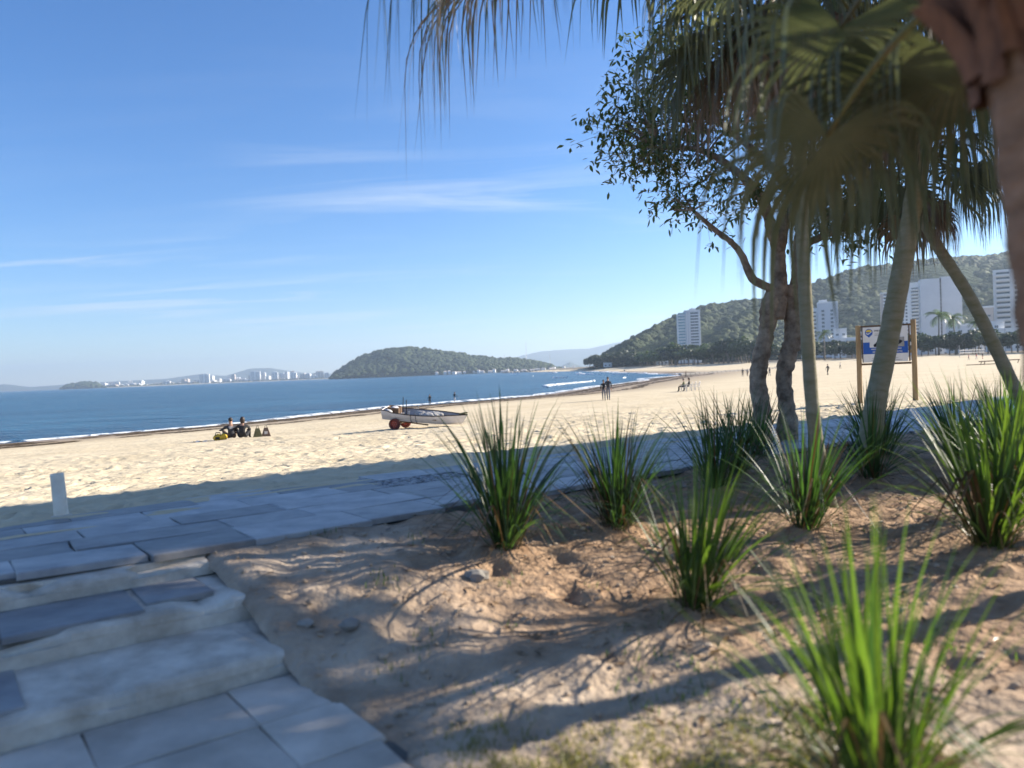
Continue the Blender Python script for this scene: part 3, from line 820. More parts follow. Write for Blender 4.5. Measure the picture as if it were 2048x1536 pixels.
# low strip of the far town's coast
mb = MB()
V = []; pts = [(-.56, 4350), (-.50, 4500), (-.45, 4700), (-.40, 4800), (-.35, 4800), (-.30, 4700), (-.25, 4500), (-.20, 4300)]
for a, y in pts:
    for dy, z in ((0, SEA_Z - .5), (25, SEA_Z + 2.5), (90, SEA_Z + 5), (900, SEA_Z + 14)):
        V.append((a * (y + dy), y + dy, z))
F_ = []
for i in range(len(pts) - 1):
    for k in range(3):
        a = i * 4 + k; F_.append((a, a + 4, a + 5, a + 1))
mb.cur = 0
mb.add(V, F_)
o = mb.obj('far_coast', [M_SAND, M_HILL]); struct(o)
for p in o.data.polygons: p.material_index = 0 if p.index % 3 == 0 else 1

# ------------------------------------------------------------------ haze
mb = MB(); mb.box((0, 0, 180), (24000, 24000, 2 * 186 + 0)); 
hz = bpy.data.materials.new('sea_haze'); hz.use_nodes = True
N, L = hz.node_tree.nodes, hz.node_tree.links
N.remove(N['Principled BSDF'])
vp = N.new('ShaderNodeVolumePrincipled')
vp.inputs['Color'].default_value = (.66, .82, 1.0, 1)
vp.inputs['Density'].default_value = 1.25e-4
vp.inputs['Anisotropy'].default_value = .35
L.new(vp.outputs[0], N['Material Output'].inputs['Volume'])
haze = stuff(mb.obj('haze', hz))
tag(haze, 'pale blue sea haze softening the far shore and hills', 'haze')

# ------------------------------------------------------------------ grass tufts
def blade_mesh(name, lean, curve, width, material, seed, kink=False):
    """one strap leaf of unit length rising from the origin and leaning to +X"""
    n = 8; V, F_ = [], []
    x = z = y = 0.0; rr = random.Random(seed); tw = rr.uniform(-.5, .5)
    for i in range(n + 1):
        t = i / n
        th = lean + curve * t ** 1.6
        if kink and t > .62: th = max(th, 2.2)
        if i: x += math.sin(th) / n; z += math.cos(th) / n; y += tw * .03 * t
        w = width * (.55 + .9 * t if t < .4 else .91 * max(0, 1 - (t - .4) / .6) ** .75 + .02) 
        fold = .32 * w
        c, s_ = math.cos(tw * t), math.sin(tw * t)
        nx, nz_ = -math.cos(th), math.sin(th)      # leaf normal side
        V += [(x + fold * nx - s_ * w * .5, y + w * c, z + fold * nz_), (x, y, z), (x + fold * nx + s_ * w * .5, y - w * c, z + fold * nz_)]
    for i in range(n):
        a = 3 * i; F_ += [(a, a + 1, a + 4, a + 3), (a + 1, a + 2, a + 5, a + 4)]
    mb = MB(); mb.sm = True; mb.add(V, F_); return mb.me(name, material)
BL = {}
for kd, (mg, md) in enumerate(((M_GRASS, M_GRASS_B), (M_GRASS_L, M_GRASS))):
    L_ = []
    for k in range(5): L_.append((blade_mesh('blade', .06 + .075 * k, .10 + .12 * k, .0115, mg, k), k))
    for k in range(4): L_.append((blade_mesh('blade', .42 + .12 * k, .30 + .26 * k, .0125, mg, 20 + k), 5 + k))
    L_.append((blade_mesh('blade', .45, 1.9, .0115, mg, 31), 9))
    L_.append((blade_mesh('blade', .65, 1.6, .0115, mg, 32), 9))
    L_.append((blade_mesh('blade', .12, .12, .0095, md, 33), 2))
    L_.append((blade_mesh('blade', .30, .25, .0095, md, 34), 5))
    L_.append((blade_mesh('blade', .7, 1.3, .0085, M_GRASS_B, 35), 10))
    L_.append((blade_mesh('blade', .22, .3, .0110, mg, 36, True), 6))
    L_.append((blade_mesh('blade', .40, .5, .0110, M_GRASS_B, 37, True), 8))
    L_.append((blade_mesh('blade', .95, 1.1, .0095, M_GRASS_B, 38), 10))
    BL[kd] = L_
rt = random.Random(77)
for (x, y, hgt, nb, kd, lab) in PLANTS:
    t = empty('grass_tuft', (x, y, bed_h(x, y) - .03), rt.uniform(0, 6.28))
    t.rotation_euler[0], t.rotation_euler[1] = rt.gauss(0, .07), rt.gauss(0, .07)
    hgt *= 1.10 * rt.uniform(.93, 1.06); nb = int(nb * 1.4)
    tag(t, lab, 'grass tuft', 'grass tufts planted in the sandy bed')
    for i in range(nb):
        me, c = rt.choice(BL[kd]) if rt.random() < .8 else BL[kd][rt.randrange(5)]
        a = rt.uniform(0, 6.283); r_ = .12 * rt.random() ** .6
        if c < 4: r_ *= .75
        k = hgt * (rt.uniform(.72, 1.04) if c < 5 else rt.uniform(.68, 1.0) if c < 9 else rt.uniform(.45, .8))
        da = rt.gauss(0, .35)
        link('blade', me, t, (r_ * math.cos(a), r_ * math.sin(a), 0), (rt.gauss(0, .05), rt.gauss(0, .05), a + da), (k, k * rt.uniform(.65, 1.1), k))

    for i in range(20):      # dead thatch round the foot
        me = BL[kd][rt.choice([13, 15, 16])][0]; a = rt.uniform(0, 6.283); k = rt.uniform(.22, .5)
        link('blade', me, t, (.09 * math.cos(a), .09 * math.sin(a), .01), (rt.gauss(0, .15), rt.uniform(0, .5), a + rt.gauss(0, .5)), (k, k * 1.5, k))

# ------------------------------------------------------------------ fan palms
def fan_frond(pitch, lp, Rf, droop, material, seed, nseg=44, span=R(270), sag=.55, spl=.36, lift=0.0):
    """blade and petiole meshes; petiole leaves the origin towards +X at the given pitch"""
    rr = random.Random(seed)
    th = pitch; p = Vector((0, 0, 0)); path = [p.copy()]
    for i in range(9):
        th -= sag / 9
        p = p + Vector((math.cos(th), 0, math.sin(th))) * lp / 9; path.append(p.copy())
    mb = MB(); mb.sm = True; mb.tube(path, [.022 - .011 * i / 9 for i in range(10)], 6)
    pet = mb.me('petiole', M_PETIOLE if material is M_FROND else material)
    f = Vector((math.cos(th), 0, math.sin(th))); s_ = Vector((0, 1, 0)); nn = f.cross(s_) * -1
    if nn.z < 0: nn = -nn
    mb = MB(); dth = span / nseg
    down = Vector((0, 0, -1))
    for k in range(nseg):
        a = -span / 2 + (k + .5) * dth
        d0 = (f * math.cos(a) + s_ * math.sin(a) + nn * (.22 * abs(math.sin(a)) - .05)).normalized()
        wv = (-f * math.sin(a) + s_ * math.cos(a)).normalized()
        ln = Rf * (.80 + .20 * math.cos(a)) * rr.uniform(.72, 1.12)
        st = 11; q = p + Vector((0, 0, 0)); V = []; dr = droop * rr.uniform(.8, 1.1)
        wmax = ln * spl * math.tan(dth / 2) * (.95 if spl < .3 else 1.02)
        lat = rr.uniform(-.12, .12)
        for i in range(st + 1):
            t = i / st
            w_ = max(0, min(1, (t - .30) / .42)); w_ = w_ * w_ * (3 - 2 * w_) * min(1.0, dr)
            dd = (d0 * (1 - w_) + down * w_ * 1.15 + wv * lat * w_).normalized()
            if i: q = q + dd * ln / st
            w = wmax * (t / spl) if t < spl else wmax * max(.012, (1 - (t - spl) / (1 - spl)) ** 1.05)
            h = nn * w * .35
            V += [q - wv * w + h, q, q + wv * w + h]
        F_ = []
        for i in range(st):
            b = 3 * i; F_ += [(b, b + 1, b + 4, b + 3), (b + 1, b + 2, b + 5, b + 4)]
        mb.add(V, F_)
    return mb.me('frond', material), pet
FR = {}
def frond_set(key, specs, material):
    FR[key] = [fan_frond(R(p), lp, rf, dr, material, 300 + i + 17 * len(FR), sag=sg, spl=.22 if 'long' in key else .36, nseg=52 if 'long' in key else 44) for i, (p, lp, rf, dr, sg) in enumerate(specs)]
frond_set('up', [(72, 1.15, 1.05, .9, .5), (58, 1.25, 1.1, 1.0, .7), (64, 1.0, .95, .95, .6)], M_FROND)
frond_set('mid', [(38, 1.35, 1.15, 1.0, .8), (26, 1.25, 1.15, 1.0, .8), (12, 1.2, 1.1, 1.0, .7)], M_FROND)
frond_set('low', [(0, 1.1, 1.05, 1.0, .7), (-15, 1.0, 1.0, 1.0, .55), (-26, .95, .95, 1.0, .45)], M_FROND)
frond_set('long', [(27, 2.6, 2.15, 1.0, .92), (22, 2.75, 2.0, 1.0, .85), (31, 2.5, 2.35, 1.0, 1.05)], M_FROND)
frond_set('longdead', [(23, 2.6, 2.2, 1.0, .95), (27, 2.7, 2.0, 1.0, .9)], M_FROND_B)
frond_set('dead', [(-35, .8, .85, 1.0, .45), (-50, .75, .8, 1.0, .25), (-28, .9, .85, 1.0, .6)], M_FROND_B)

def ringed_trunk(path, r0, r1, material, parent, seed, rings=True):
    """smooth palm stem with leaf-scar rings"""
    P = [Vector(p) for p in path]
    # resample
    n = 46; out, rad = [], []
    ts = [0]
    for a, b in zip(P[:-1], P[1:]): ts.append(ts[-1] + (b - a).length)
    for i in range(n + 1):
        d = ts[-1] * i / n
        j = max(k for k in range(len(ts) - 1) if ts[k] <= d + 1e-9)
        t = (d - ts[j]) / (ts[j + 1] - ts[j])
        p0, p1, p2, p3 = P[max(j - 1, 0)], P[j], P[j + 1], P[min(j + 2, len(P) - 1)]
        out.append(.5 * ((2 * p1) + (p2 - p0) * t + (2 * p0 - 5 * p1 + 4 * p2 - p3) * t * t + (3 * p1 - p0 - 3 * p2 + p3) * t ** 3))
        f = i / n
        rad.append((r0 + (r1 - r0) * f) * (1 + .5 * math.exp(-f * 16)) * (1.045 if i % 3 == 0 and rings else 1))
    mb = MB(); mb.sm = True; mb.tube(out, rad, 14, lump=.025, seed=seed)
    return mb.obj('trunk', material, parent), out[-1]

def palm(name, label, base, path, r0, r1, material, fronds, seed, scale=1.0, boots=0, boot_r=.16, boot_z=(0, .6)):
    """path is relative to the base; fronds = list of (set, azimuth in degrees, scale)"""
    t = empty(name, base)
    tag(t, label, 'palm tree', 'fan palms in the planting bed')
    tr, top = ringed_trunk(path, r0, r1, material, t, seed)
    rr = random.Random(seed)
    for (key, az, k) in fronds:
        i = rr.randrange(len(FR[key])); bl, pe = FR[key][i]
        zo = {'up': .12, 'mid': .04, 'long': .28, 'longdead': .22, 'low': -.06, 'dead': -.16}[key]
        o = link('frond', bl, t, top + Vector((0, 0, zo + rr.uniform(-.05, .05))), (0, 0, R(az)), (k * scale,) * 3)
        link('petiole', pe, o)
    if boots:
        mb0 = MB()
        mb0.sm = True
        V, F_ = [], []
        for i in range(7):      # curved sheath flaring outward
            tt = i / 6; w = .055 * (1 - .8 * tt) + .006; off = .015 + .085 * tt ** 1.6; z = .30 * tt
            V += [(off - .02, -w, z), (off + .02, 0, z - .01), (off - .02, w, z)]
        for i in range(6):
            a = 3 * i; F_ += [(a, a + 1, a + 4, a + 3), (a + 1, a + 2, a + 5, a + 4)]
        mb0.add(V, F_); bm_ = mb0.me('leaf_base', M_BOOT)
        for i in range(boots):
            a = i * 2.4; zz2 = boot_z[0] + (boot_z[1] - boot_z[0]) * i / boots
            link('leaf_base', bm_, t, top + Vector((boot_r * .8 * math.cos(a), boot_r * .8 * math.sin(a), zz2)), (rr.gauss(0, .12), rr.gauss(0, .12), a + rr.gauss(0, .2)), (rr.uniform(.8, 1.5), rr.uniform(.6, 1.4), rr.uniform(.6, 1.15)))
    return t, top

def ringf(rr, key, n, a0=0, a1=360, k=(.9, 1.1)):
    return [(key, a0 + (a1 - a0) * (i + rr.uniform(.2, .8)) / n, rr.uniform(*k)) for i in range(n)]
rp_ = random.Random(5)
# slim upright green trunk
bx, by = 2.92, 7.16
palmA, topA = palm('fan_palm', 'fan palm with a slim upright green trunk in front of the forked tree', (bx, by, bed_h(bx, by) - .05),
     [(0, 0, 0), (-.14, -.05, .8), (-.21, -.12, 1.9), (-.25, -.2, 3.1), (-.26, -.3, 4.95)], .062, .052, M_TRUNK_G,
     ringf(rp_, 'up', 5) + ringf(rp_, 'mid', 10) + ringf(rp_, 'low', 9) + ringf(rp_, 'dead', 6, 0, 360) + [('long', 190, .95), ('long', 201, 1.08), ('long', 213, 1.0), ('long', 228, .95), ('longdead', 207, .85), ('longdead', 221, .95), ('longdead', 195, 1.02), ('low', 172, 1.15), ('low', 200, 1.2), ('low', 228, 1.15), ('dead', 186, 1.3), ('dead', 214, 1.3), ('dead', 243, 1.2)], 21, 1.0)
# leaning grey trunk
bx, by = 4.02, 8.83
palmB, topB = palm('fan_palm', 'fan palm with a thick grey trunk leaning right, crossing the sign', (bx, by, bed_h(bx, by) - .05),
     [(0, 0, 0), (.10, -.05, .75), (.25, -.15, 1.6), (.40, -.25, 2.5), (.55, -.35, 3.5), (.68, -.42, 4.7)], .115, .092, M_TRUNK_G,
     ringf(rp_, 'up', 5) + ringf(rp_, 'mid', 9) + ringf(rp_, 'low', 8, 90, 290) + ringf(rp_, 'dead', 4, 100, 280), 22, .95)
# thin trunk leaning left at the right edge
bx, by = 6.30, 9.10
palmC, topC = palm('fan_palm', 'fan palm with a thin trunk leaning left at the right edge of the view', (bx, by, bed_h(bx, by) - .05),
     [(0, 0, 0), (-.30, 0, .8), (-.80, .05, 2.0), (-1.30, .1, 2.95), (-1.5, .1, 3.8)], .080, .055, M_TRUNK_G,
     ringf(rp_, 'up', 4) + ringf(rp_, 'mid', 6) + ringf(rp_, 'low', 8, -130, 130) + ringf(rp_, 'dead', 5, -90, 90), 23, .85)
# big near trunk at the right edge, fibrous leaf bases at the top
bx, by = 1.70, 2.02
palmD, topD = palm('fan_palm', 'near fan palm with a thick brown trunk and reddish fibrous leaf bases, top right', (bx, by, -.48),
     [(0, 0, 0), (-.08, 0, .9), (-.2, 0, 1.9), (-.28, .02, 2.75)], .17, .145, M_TRUNK_B,
     ringf(rp_, 'up', 5, 180, 420) + ringf(rp_, 'mid', 7, 185, 400) + [('mid', 96, 1.08), ('mid', 88, 1.15), ('mid', 79, 1.1), ('low', -20, .9), ('low', -60, .9), ('low', 20, .8), ('up', 106, 1.1), ('mid', 70, .9), ('up', 118, 1.0)] + [('dead', 10, .8), ('dead', -40, .8)], 24, .86, boots=70, boot_r=.165, boot_z=(-.40, .12))
# two palms of the same clump just outside the frame on the right: they shade the steps and the near paving
bx, by = 5.6, 5.3
palm('fan_palm', 'fan palm just outside the right edge, shading the steps', (bx, by, -.4),
     [(0, 0, 0), (.02, 0, 1.0), (.0, .05, 2.9), (.0, .1, 4.9)], .11, .085, M_TRUNK_B,
     ringf(rp_, 'up', 5) + ringf(rp_, 'mid', 10) + ringf(rp_, 'low', 10) + ringf(rp_, 'dead', 6), 25, 1.0)
# hanging flower stalk on the slim palm
mb = MB(); rr = random.Random(3)
c0 = Vector((-.26, -.3, 4.5)); path = [c0, c0 + Vector((-.25, -.25, .05)), c0 + Vector((-.48, -.42, -.25)), c0 + Vector((-.55, -.48, -.75)), c0 + Vector((-.57, -.5, -1.15))]
mb.tube(path, [.014, .012, .01, .008, .004], 6)
for i in range(130):
    t = rr.uniform(.35, 1) * 3; j = min(int(t) + 1, 3); p = path[j].lerp(path[j + 1], t - int(t)) if j < 4 else path[4]
    d = Vector((rr.gauss(0, .5), rr.gauss(0, .5), -1)).normalized(); ln = rr.uniform(.05, .16)
    w = Vector((rr.gauss(0, 1), rr.gauss(0, 1), 0)).normalized() * .012
    q = p + d * ln
    mb.add([p, q - w, q + d * .03, q + w], [(0, 1, 2, 3)])
mb.obj('flower_stalk', M_FLOWER, palmA)

# ------------------------------------------------------------------ forked broadleaf tree
TX, TY = 3.92, 11.5
tz = bed_h(TX, TY) - .08
tree = empty('forked_tree', (TX, TY, tz))
tag(tree, 'gnarled broadleaf tree with two intertwined trunks beside the promenade', 'tree')
def gn(path, radii, seed, name='trunk', n=12, par=tree, sub=7):
    rr = random.Random(seed); P = [Vector(p) for p in path]; out, rad = [], []
    for j in range(len(P) - 1):
        p0, p1, p2, p3 = P[max(j - 1, 0)], P[j], P[j + 1], P[min(j + 2, len(P) - 1)]
        for i in range(sub):
            t = i / sub
            out.append(.5 * ((2 * p1) + (p2 - p0) * t + (2 * p0 - 5 * p1 + 4 * p2 - p3) * t * t + (3 * p1 - p0 - 3 * p2 + p3) * t ** 3))
            r_ = radii[j] + (radii[j + 1] - radii[j]) * t
            rad.append(r_ * (1 + rr.uniform(-.06, .06)))
    out.append(P[-1]); rad.append(radii[-1])
    mb = MB(); mb.sm = True; mb.tube(out, rad, n, lump=.09, seed=seed)
    return mb.obj(name, M_BARK, par), out
# heights are above the base (base is about z = 0)
gn([(-.22, 0, 0), (-.20, .0, .6), (-.24, .02, 1.05), (-.20, .02, 1.35), (-.09, .02, 1.8), (-.02, 0, 2.2), (.10, .02, 2.5)], [.18, .13, .125, .125, .115, .145, .10], 41)
gn([(.20, .10, 0), (.20, .08, .6), (.17, .08, 1.1), (.24, .06, 1.45), (.33, .05, 1.75), (.30, .05, 2.2), (.26, .02, 2.5)], [.18, .13, .115, .13, .135, .115, .10], 42)
_, Lm = gn([(.05, .0, 2.0), (.12, 0, 2.5), (.14, .02, 3.0), (.22, .0, 3.45), (.40, -.1, 4.0), (.55, -.2, 4.9)], [.13, .12, .095, .10, .07, .04], 43, 'limb')
_, Lr = gn([(.30, .05, 2.05), (.42, .06, 2.6), (.48, .05, 3.2), (.62, .1, 3.9), (.8, .2, 4.8)], [.12, .105, .095, .065, .04], 44, 'limb')
_, Ll = gn([(.06, 0, 2.42), (-.12, -.05, 2.50), (-.32, -.1, 2.62), (-.46, -.12, 2.95), (-.62, -.14, 3.15), (-.86, -.2, 3.32), (-1.2, -.3, 3.6)], [.075, .065, .06, .05, .045, .038, .022], 45, 'limb', 9)
_, Lu = gn([(.14, .02, 3.0), (.02, -.02, 3.35), (-.10, -.05, 3.75), (-.45, -.1, 4.15), (-1.0, -.15, 4.5), (-1.7, -.2, 4.55)], [.10, .085, .07, .06, .045, .025], 46, 'limb', 9)
_, Lx = gn([(.56, .08, 3.1), (.85, .0, 3.22), (1.2, -.1, 3.32), (1.7, -.1, 3.45)], [.06, .05, .04, .02], 47, 'limb', 8)
_, Lv = gn([(.35, -.05, 3.8), (.1, .3, 4.4), (-.6, .6, 5.2)], [.08, .06, .03], 48, 'limb', 8)
limbs = [Vector(p) for q in (Lm, Lr, Ll, Lu, Lx, Lv) for p in q[6:]]
rr = random.Random(61); rg = np.random.default_rng(61)
cl = []
lobes = [((-.2, 0, 5.4), (2.1, 1.9, 1.7), 62), ((-1.5, -.1, 4.95), (.9, .8, .75), 24), ((1.35, 0, 3.55), (.75, .8, .42), 34), ((1.2, .1, 5.0), (1.6, 1.6, 1.3), 34), ((-1.95, -.1, 4.75), (.45, .4, .5), 9), ((-.6, .2, 4.0), (1.0, 1.0, .4), 22)]
for c, r_, n in lobes:
    for _ in range(n):
        d = Vector((rr.gauss(0, 1), rr.gauss(0, 1), rr.gauss(0, 1))).normalized() * rr.uniform(.45, 1) ** .6
        cl.append(Vector((c[0] + d.x * r_[0], c[1] + d.y * r_[1], c[2] + d.z * r_[2])))
twig = MB(); LV, LF = [], []
leaf = np.array([(0, 0, 0), (.35, .17, .03), (.7, .15, .02), (1, 0, -.05), (.7, -.15, .02), (.35, -.17, .03), (.5, 0, -.03)])
lf = [(0, 6, 1), (1, 6, 2), (2, 6, 3), (3, 6, 4), (4, 6, 5), (5, 6, 0)]
for c in cl:
    p = min(limbs, key=lambda q: (q - c).length + .15 * abs(q.z - c.z))
    m_ = p.lerp(c, .5) + Vector((rr.gauss(0, .12), rr.gauss(0, .12), rr.gauss(.06, .1)))
    twig.tube([p, m_, c], [.018, .011, .004], 5, cap=False)
    for _ in range(6):
        e = c + Vector((rr.gauss(0, .26), rr.gauss(0, .26), rr.gauss(-.02, .18)))
        twig.tube([m_.lerp(c, rr.uniform(.5, 1)), e], [.005, .002], 3, cap=False)
        for _ in range(9):
            o_ = e + Vector((rr.gauss(0, .07), rr.gauss(0, .07), rr.gauss(0, .06)))
            a = rr.uniform(0, 6.28); el = rr.gauss(-.55, .45); ln = rr.uniform(.085, .145)
            ax = Vector((math.cos(a) * math.cos(el), math.sin(a) * math.cos(el), math.sin(el)))
            sd = ax.cross(Vector((rr.gauss(0, .4), rr.gauss(0, .4), 1))).normalized(); up = sd.cross(ax)
            Mx = np.array([ax, sd, up]); b = len(LV) * 7
            LV.append(leaf @ Mx * ln + np.array(o_)); LF += [tuple(b + i for i in f) for f in lf]
twig.obj('twigs', M_BARK, tree)
stuff(link('foliage', mesh_np('foliage', np.concatenate(LV), LF, [M_LEAF]), tree))

# ------------------------------------------------------------------ ground cover in the bed
rg = np.random.default_rng(31); mb = MB()
def gtuft(cx_, cy_, n, r_, h):
    for _ in range(n):
        x, y = cx_ + rg.normal(0, r_), cy_ + rg.normal(0, r_); z = bed_h(x, y) - .01
        a = rg.uniform(0, 6.28); hh = h * rg.uniform(.5, 1.3); w = .0035; l = hh * rg.uniform(.2, .9)
        c, s_ = math.cos(a), math.sin(a)
        mb.add([(x - s_ * w, y + c * w, z), (x + s_ * w, y - c * w, z), (x + c * l * .4 + s_ * w * .7, y + s_ * l * .4 - c * w * .7, z + hh * .7), (x + c * l * .4 - s_ * w * .7, y + s_ * l * .4 + c * w * .7, z + hh * .7), (x + c * l, y + s_ * l, z + hh)],
               [(0, 1, 2, 3), (3, 2, 4)])
for _ in range(26):
    u_, v_ = rg.uniform(2.6, 4.5), rg.uniform(1.3, 3.0); x, y = uv(u_, v_)
    gtuft(x, y, int(rg.integers(8, 30)), .07, .05)
for _ in range(40):
    u_, v_ = rg.uniform(1.7, 7), rg.uniform(3, 5.8); x, y = uv(u_, v_)
    gtuft(x, y, int(rg.integers(6, 20)), .06, .045)
o = stuff(mb.obj('short_grass', M_GRASS_L)); tag(o, 'short sparse grass growing in the sandy planting bed', 'grass')
mb = MB()
for _ in range(300):
    x, y = rg.uniform(-.35, 1.6), 2.75 + .75 * rg.random() ** 1.6
    gtuft(x, y, int(rg.integers(12, 40)), .05, .035)
o = stuff(mb.obj('turf_patch', M_GRASS_Y)); tag(o, 'yellowish short turf patch in the sun at the bottom centre', 'grass')
mb = MB()
for _ in range(1500):
    u_, v_ = 1.6 + 6.5 * rg.random() ** 1.2, rg.uniform(1.4, 5.85); x, y = uv(u_, v_); s_ = .005 + .016 * rg.random() ** 3
    mb.blob((x, y, bed_h(x, y) + s_ * .3), (s_ * 1.3, s_, s_ * .8), int(rg.integers(0, 999)), 1, .3)
o = stuff(mb.obj('soil_clods', M_SOIL)); tag(o, 'small clods of sandy soil scattered over the planting bed', 'soil')
mb = MB()
for _ in range(1300):
    u_, v_ = 2.4 + 6.6 * rg.random() ** 1.1, rg.uniform(1.2, 5.85); x, y = uv(u_, v_); z = bed_h(x, y) + .008
    a = rg.uniform(0, 6.28); l = rg.uniform(.015, .06); w = l * rg.uniform(.15, .4); c, s_ = math.cos(a), math.sin(a)
    mb.add([(x - c * l, y - s_ * l, z), (x + s_ * w, y - c * w, z + .008), (x + c * l, y + s_ * l, z + rg.uniform(0, .02)), (x - s_ * w, y + c * w, z + .008)], [(0, 1, 2, 3)])
o = stuff(mb.obj('leaf_litter', M_LITTER)); tag(o, 'dry brown leaf litter scattered over the planting bed', 'leaf litter')
mb = MB()
for _ in range(150):
    u_, v_ = rg.uniform(1.8, 8), rg.uniform(1.4, 5.8); x, y = uv(u_, v_); z = bed_h(x, y) + .006; a = rg.uniform(0, 6.28); l = rg.uniform(.05, .22)
    p1 = (x + .5 * l * math.cos(a), y + .5 * l * math.sin(a)); a2 = a + rg.normal(0, .4); p2 = (p1[0] + .5 * l * math.cos(a2), p1[1] + .5 * l * math.sin(a2))
    mb.tube([(x, y, z), (p1[0], p1[1], bed_h(*p1) + .012), (p2[0], p2[1], bed_h(*p2) + .006)], [.004, .0035, .002], 4)
o = stuff(mb.obj('fallen_twigs', M_BARK)); tag(o, 'thin fallen twigs scattered over the planting bed', 'twigs')
for x, y, s_, lab in ((-1.02, 4.55, .065, 'pale stone lying on the soil beside the steps'), (-.30, 5.35, .085, 'grey stone half buried left of the lone grass tuft'), (-1.30, 4.62, .05, 'small pale stone against the end of the steps')):
    mb = MB(); mb.blob((0, 0, 0), (1, .8, .55), int(s_ * 1000), 2, .2)
    tag(mb.obj('stone', M_ROCK, None, loc=(x, y, bed_h(x, y) + s_ * .3), scale=(s_, s_, s_)), lab, 'stone')

# ------------------------------------------------------------------ white post on the paving
x, y = -4.25, 7.17
post = empty('white_post', (x, y, .0), rot=(R(1.0), R(-3.0), 0))
tag(post, 'short white plastic pipe post standing at the edge of the paving', 'post')
mb = MB(); mb.sm = True
mb.lathe([(.062, 0), (.060, .2), (.0575, .40), (.057, .415), (.050, .415), (.050, .05)], 28); mb.obj('pipe', M_PVC, post)
mb = MB(); mb.lathe([(.051, .05), (.0505, .34), (0.001, .345)], 24); mb.obj('sand_fill', M_SAND, post)
mb = MB(); mb.lathe([(.095, -.01), (.085, .022), (.063, .03)], 24); mb.obj('mortar_collar', M_CONC, post)

# ------------------------------------------------------------------ people
def person_mesh(J, tags, mats, name='body'):
    """J: joint -> (pos, radius, parent); grown with a skin modifier into one surface"""
    names = list(J); ix = {n: i for i, n in enumerate(names)}
    V = [J[n][0] for n in names]; Ed = [(ix[J[n][2]], ix[n]) for n in names if J[n][2]]
    me = bpy.data.meshes.new('tmp'); me.from_pydata(V, Ed, []); ob = link('tmp', me)
    sk = ob.modifiers.new('s', 'SKIN'); sk.branch_smoothing = .6; sk.use_smooth_shade = True
    for i, n in enumerate(names):
        d = me.skin_vertices[0].data[i]; r_ = J[n][1]; d.radius = r_ if isinstance(r_, tuple) else (r_, r_); d.use_root = (n == 'pelvis')
    ss = ob.modifiers.new('u', 'SUBSURF'); ss.levels = 1; ss.render_levels = 1
    dg = bpy.context.evaluated_depsgraph_get()
    out = bpy.data.meshes.new_from_object(ob.evaluated_get(dg)); out.name = name
    bpy.data.objects.remove(ob); bpy.data.meshes.remove(me)
    out.materials.clear()
    mk = list(dict.fromkeys(tags.values()))
    for k in mk: out.materials.append(mats[k])
    segs = [(np.array(J[J[n][2]][0]), np.array(J[n][0]), mk.index(tags[n])) for n in names if J[n][2]]
    for p in out.polygons:
        c = np.array(p.center); best = 9; bi = 0
        for a, b, k in segs:
            ab = b - a; t = max(0, min(1, float((c - a) @ ab / (ab @ ab + 1e-9)))); dd = np.linalg.norm(c - a - t * ab)
            if dd < best: best, bi = dd, k
        p.material_index = bi; p.use_smooth = True
    return out

def body(pelvis, spine, chest, head, arms, legs):
    """arms/legs: [(p1,p2,p3)]*2 -> shoulder-elbow-wrist, hip-knee-ankle(+toe)"""
    pv, sp, ch, hd = map(Vector, (pelvis, spine, chest, head))
    nk = ch + (hd - ch) * .52
    J = {'pelvis': (pv, (.135, .105), None), 'spine': (sp, (.125, .095), 'pelvis'), 'chest': (ch, (.15, .11), 'spine'),
         'neck': (nk, .055, 'chest'), 'jaw': (hd + (nk - hd) * .25, (.068, .078), 'neck'), 'head': (hd, (.078, .092), 'jaw'), 'crown': (hd + (hd - nk).normalized() * .075, (.062, .07), 'head')}
    T = {'pelvis': 'bottom', 'spine': 'top', 'chest': 'top', 'neck': 'skin', 'jaw': 'skin', 'head': 'skin', 'crown': 'hair'}
    for s_, (a, b, c) in zip('lr', arms):
        a, b, c = map(Vector, (a, b, c)); hd_ = c + (c - b).normalized() * .10
        J['sh' + s_] = (a, .062, 'chest'); J['el' + s_] = (b, .047, 'sh' + s_); J['wr' + s_] = (c, .034, 'el' + s_); J['pa' + s_] = (hd_, (.04, .02), 'wr' + s_); J['fi' + s_] = (hd_ + (c - b).normalized() * .07, (.024, .012), 'pa' + s_)
        th_ = hd_ + Vector((.035 if s_ == 'l' else -.035, .03, 0)); J['tb' + s_] = (th_, .011, 'wr' + s_)
        for k in ('sh', 'el', 'wr'): T[k + s_] = 'top'
        for k in ('pa', 'fi', 'tb'): T[k + s_] = 'skin'
    for s_, (a, b, c, d) in zip('lr', legs):
        a, b, c, d = map(Vector, (a, b, c, d))
        J['hp' + s_] = (a, .09, 'pelvis'); J['kn' + s_] = (b, .064, 'hp' + s_); J['an' + s_] = (c, .046, 'kn' + s_); J['to' + s_] = (d, (.04, .03), 'an' + s_)
        T['hp' + s_] = 'bottom'; T['kn' + s_] = 'bottom'; T['an' + s_] = 'bottom'; T['to' + s_] = 'shoe'
    return J, T, hd, (hd - nk).normalized()

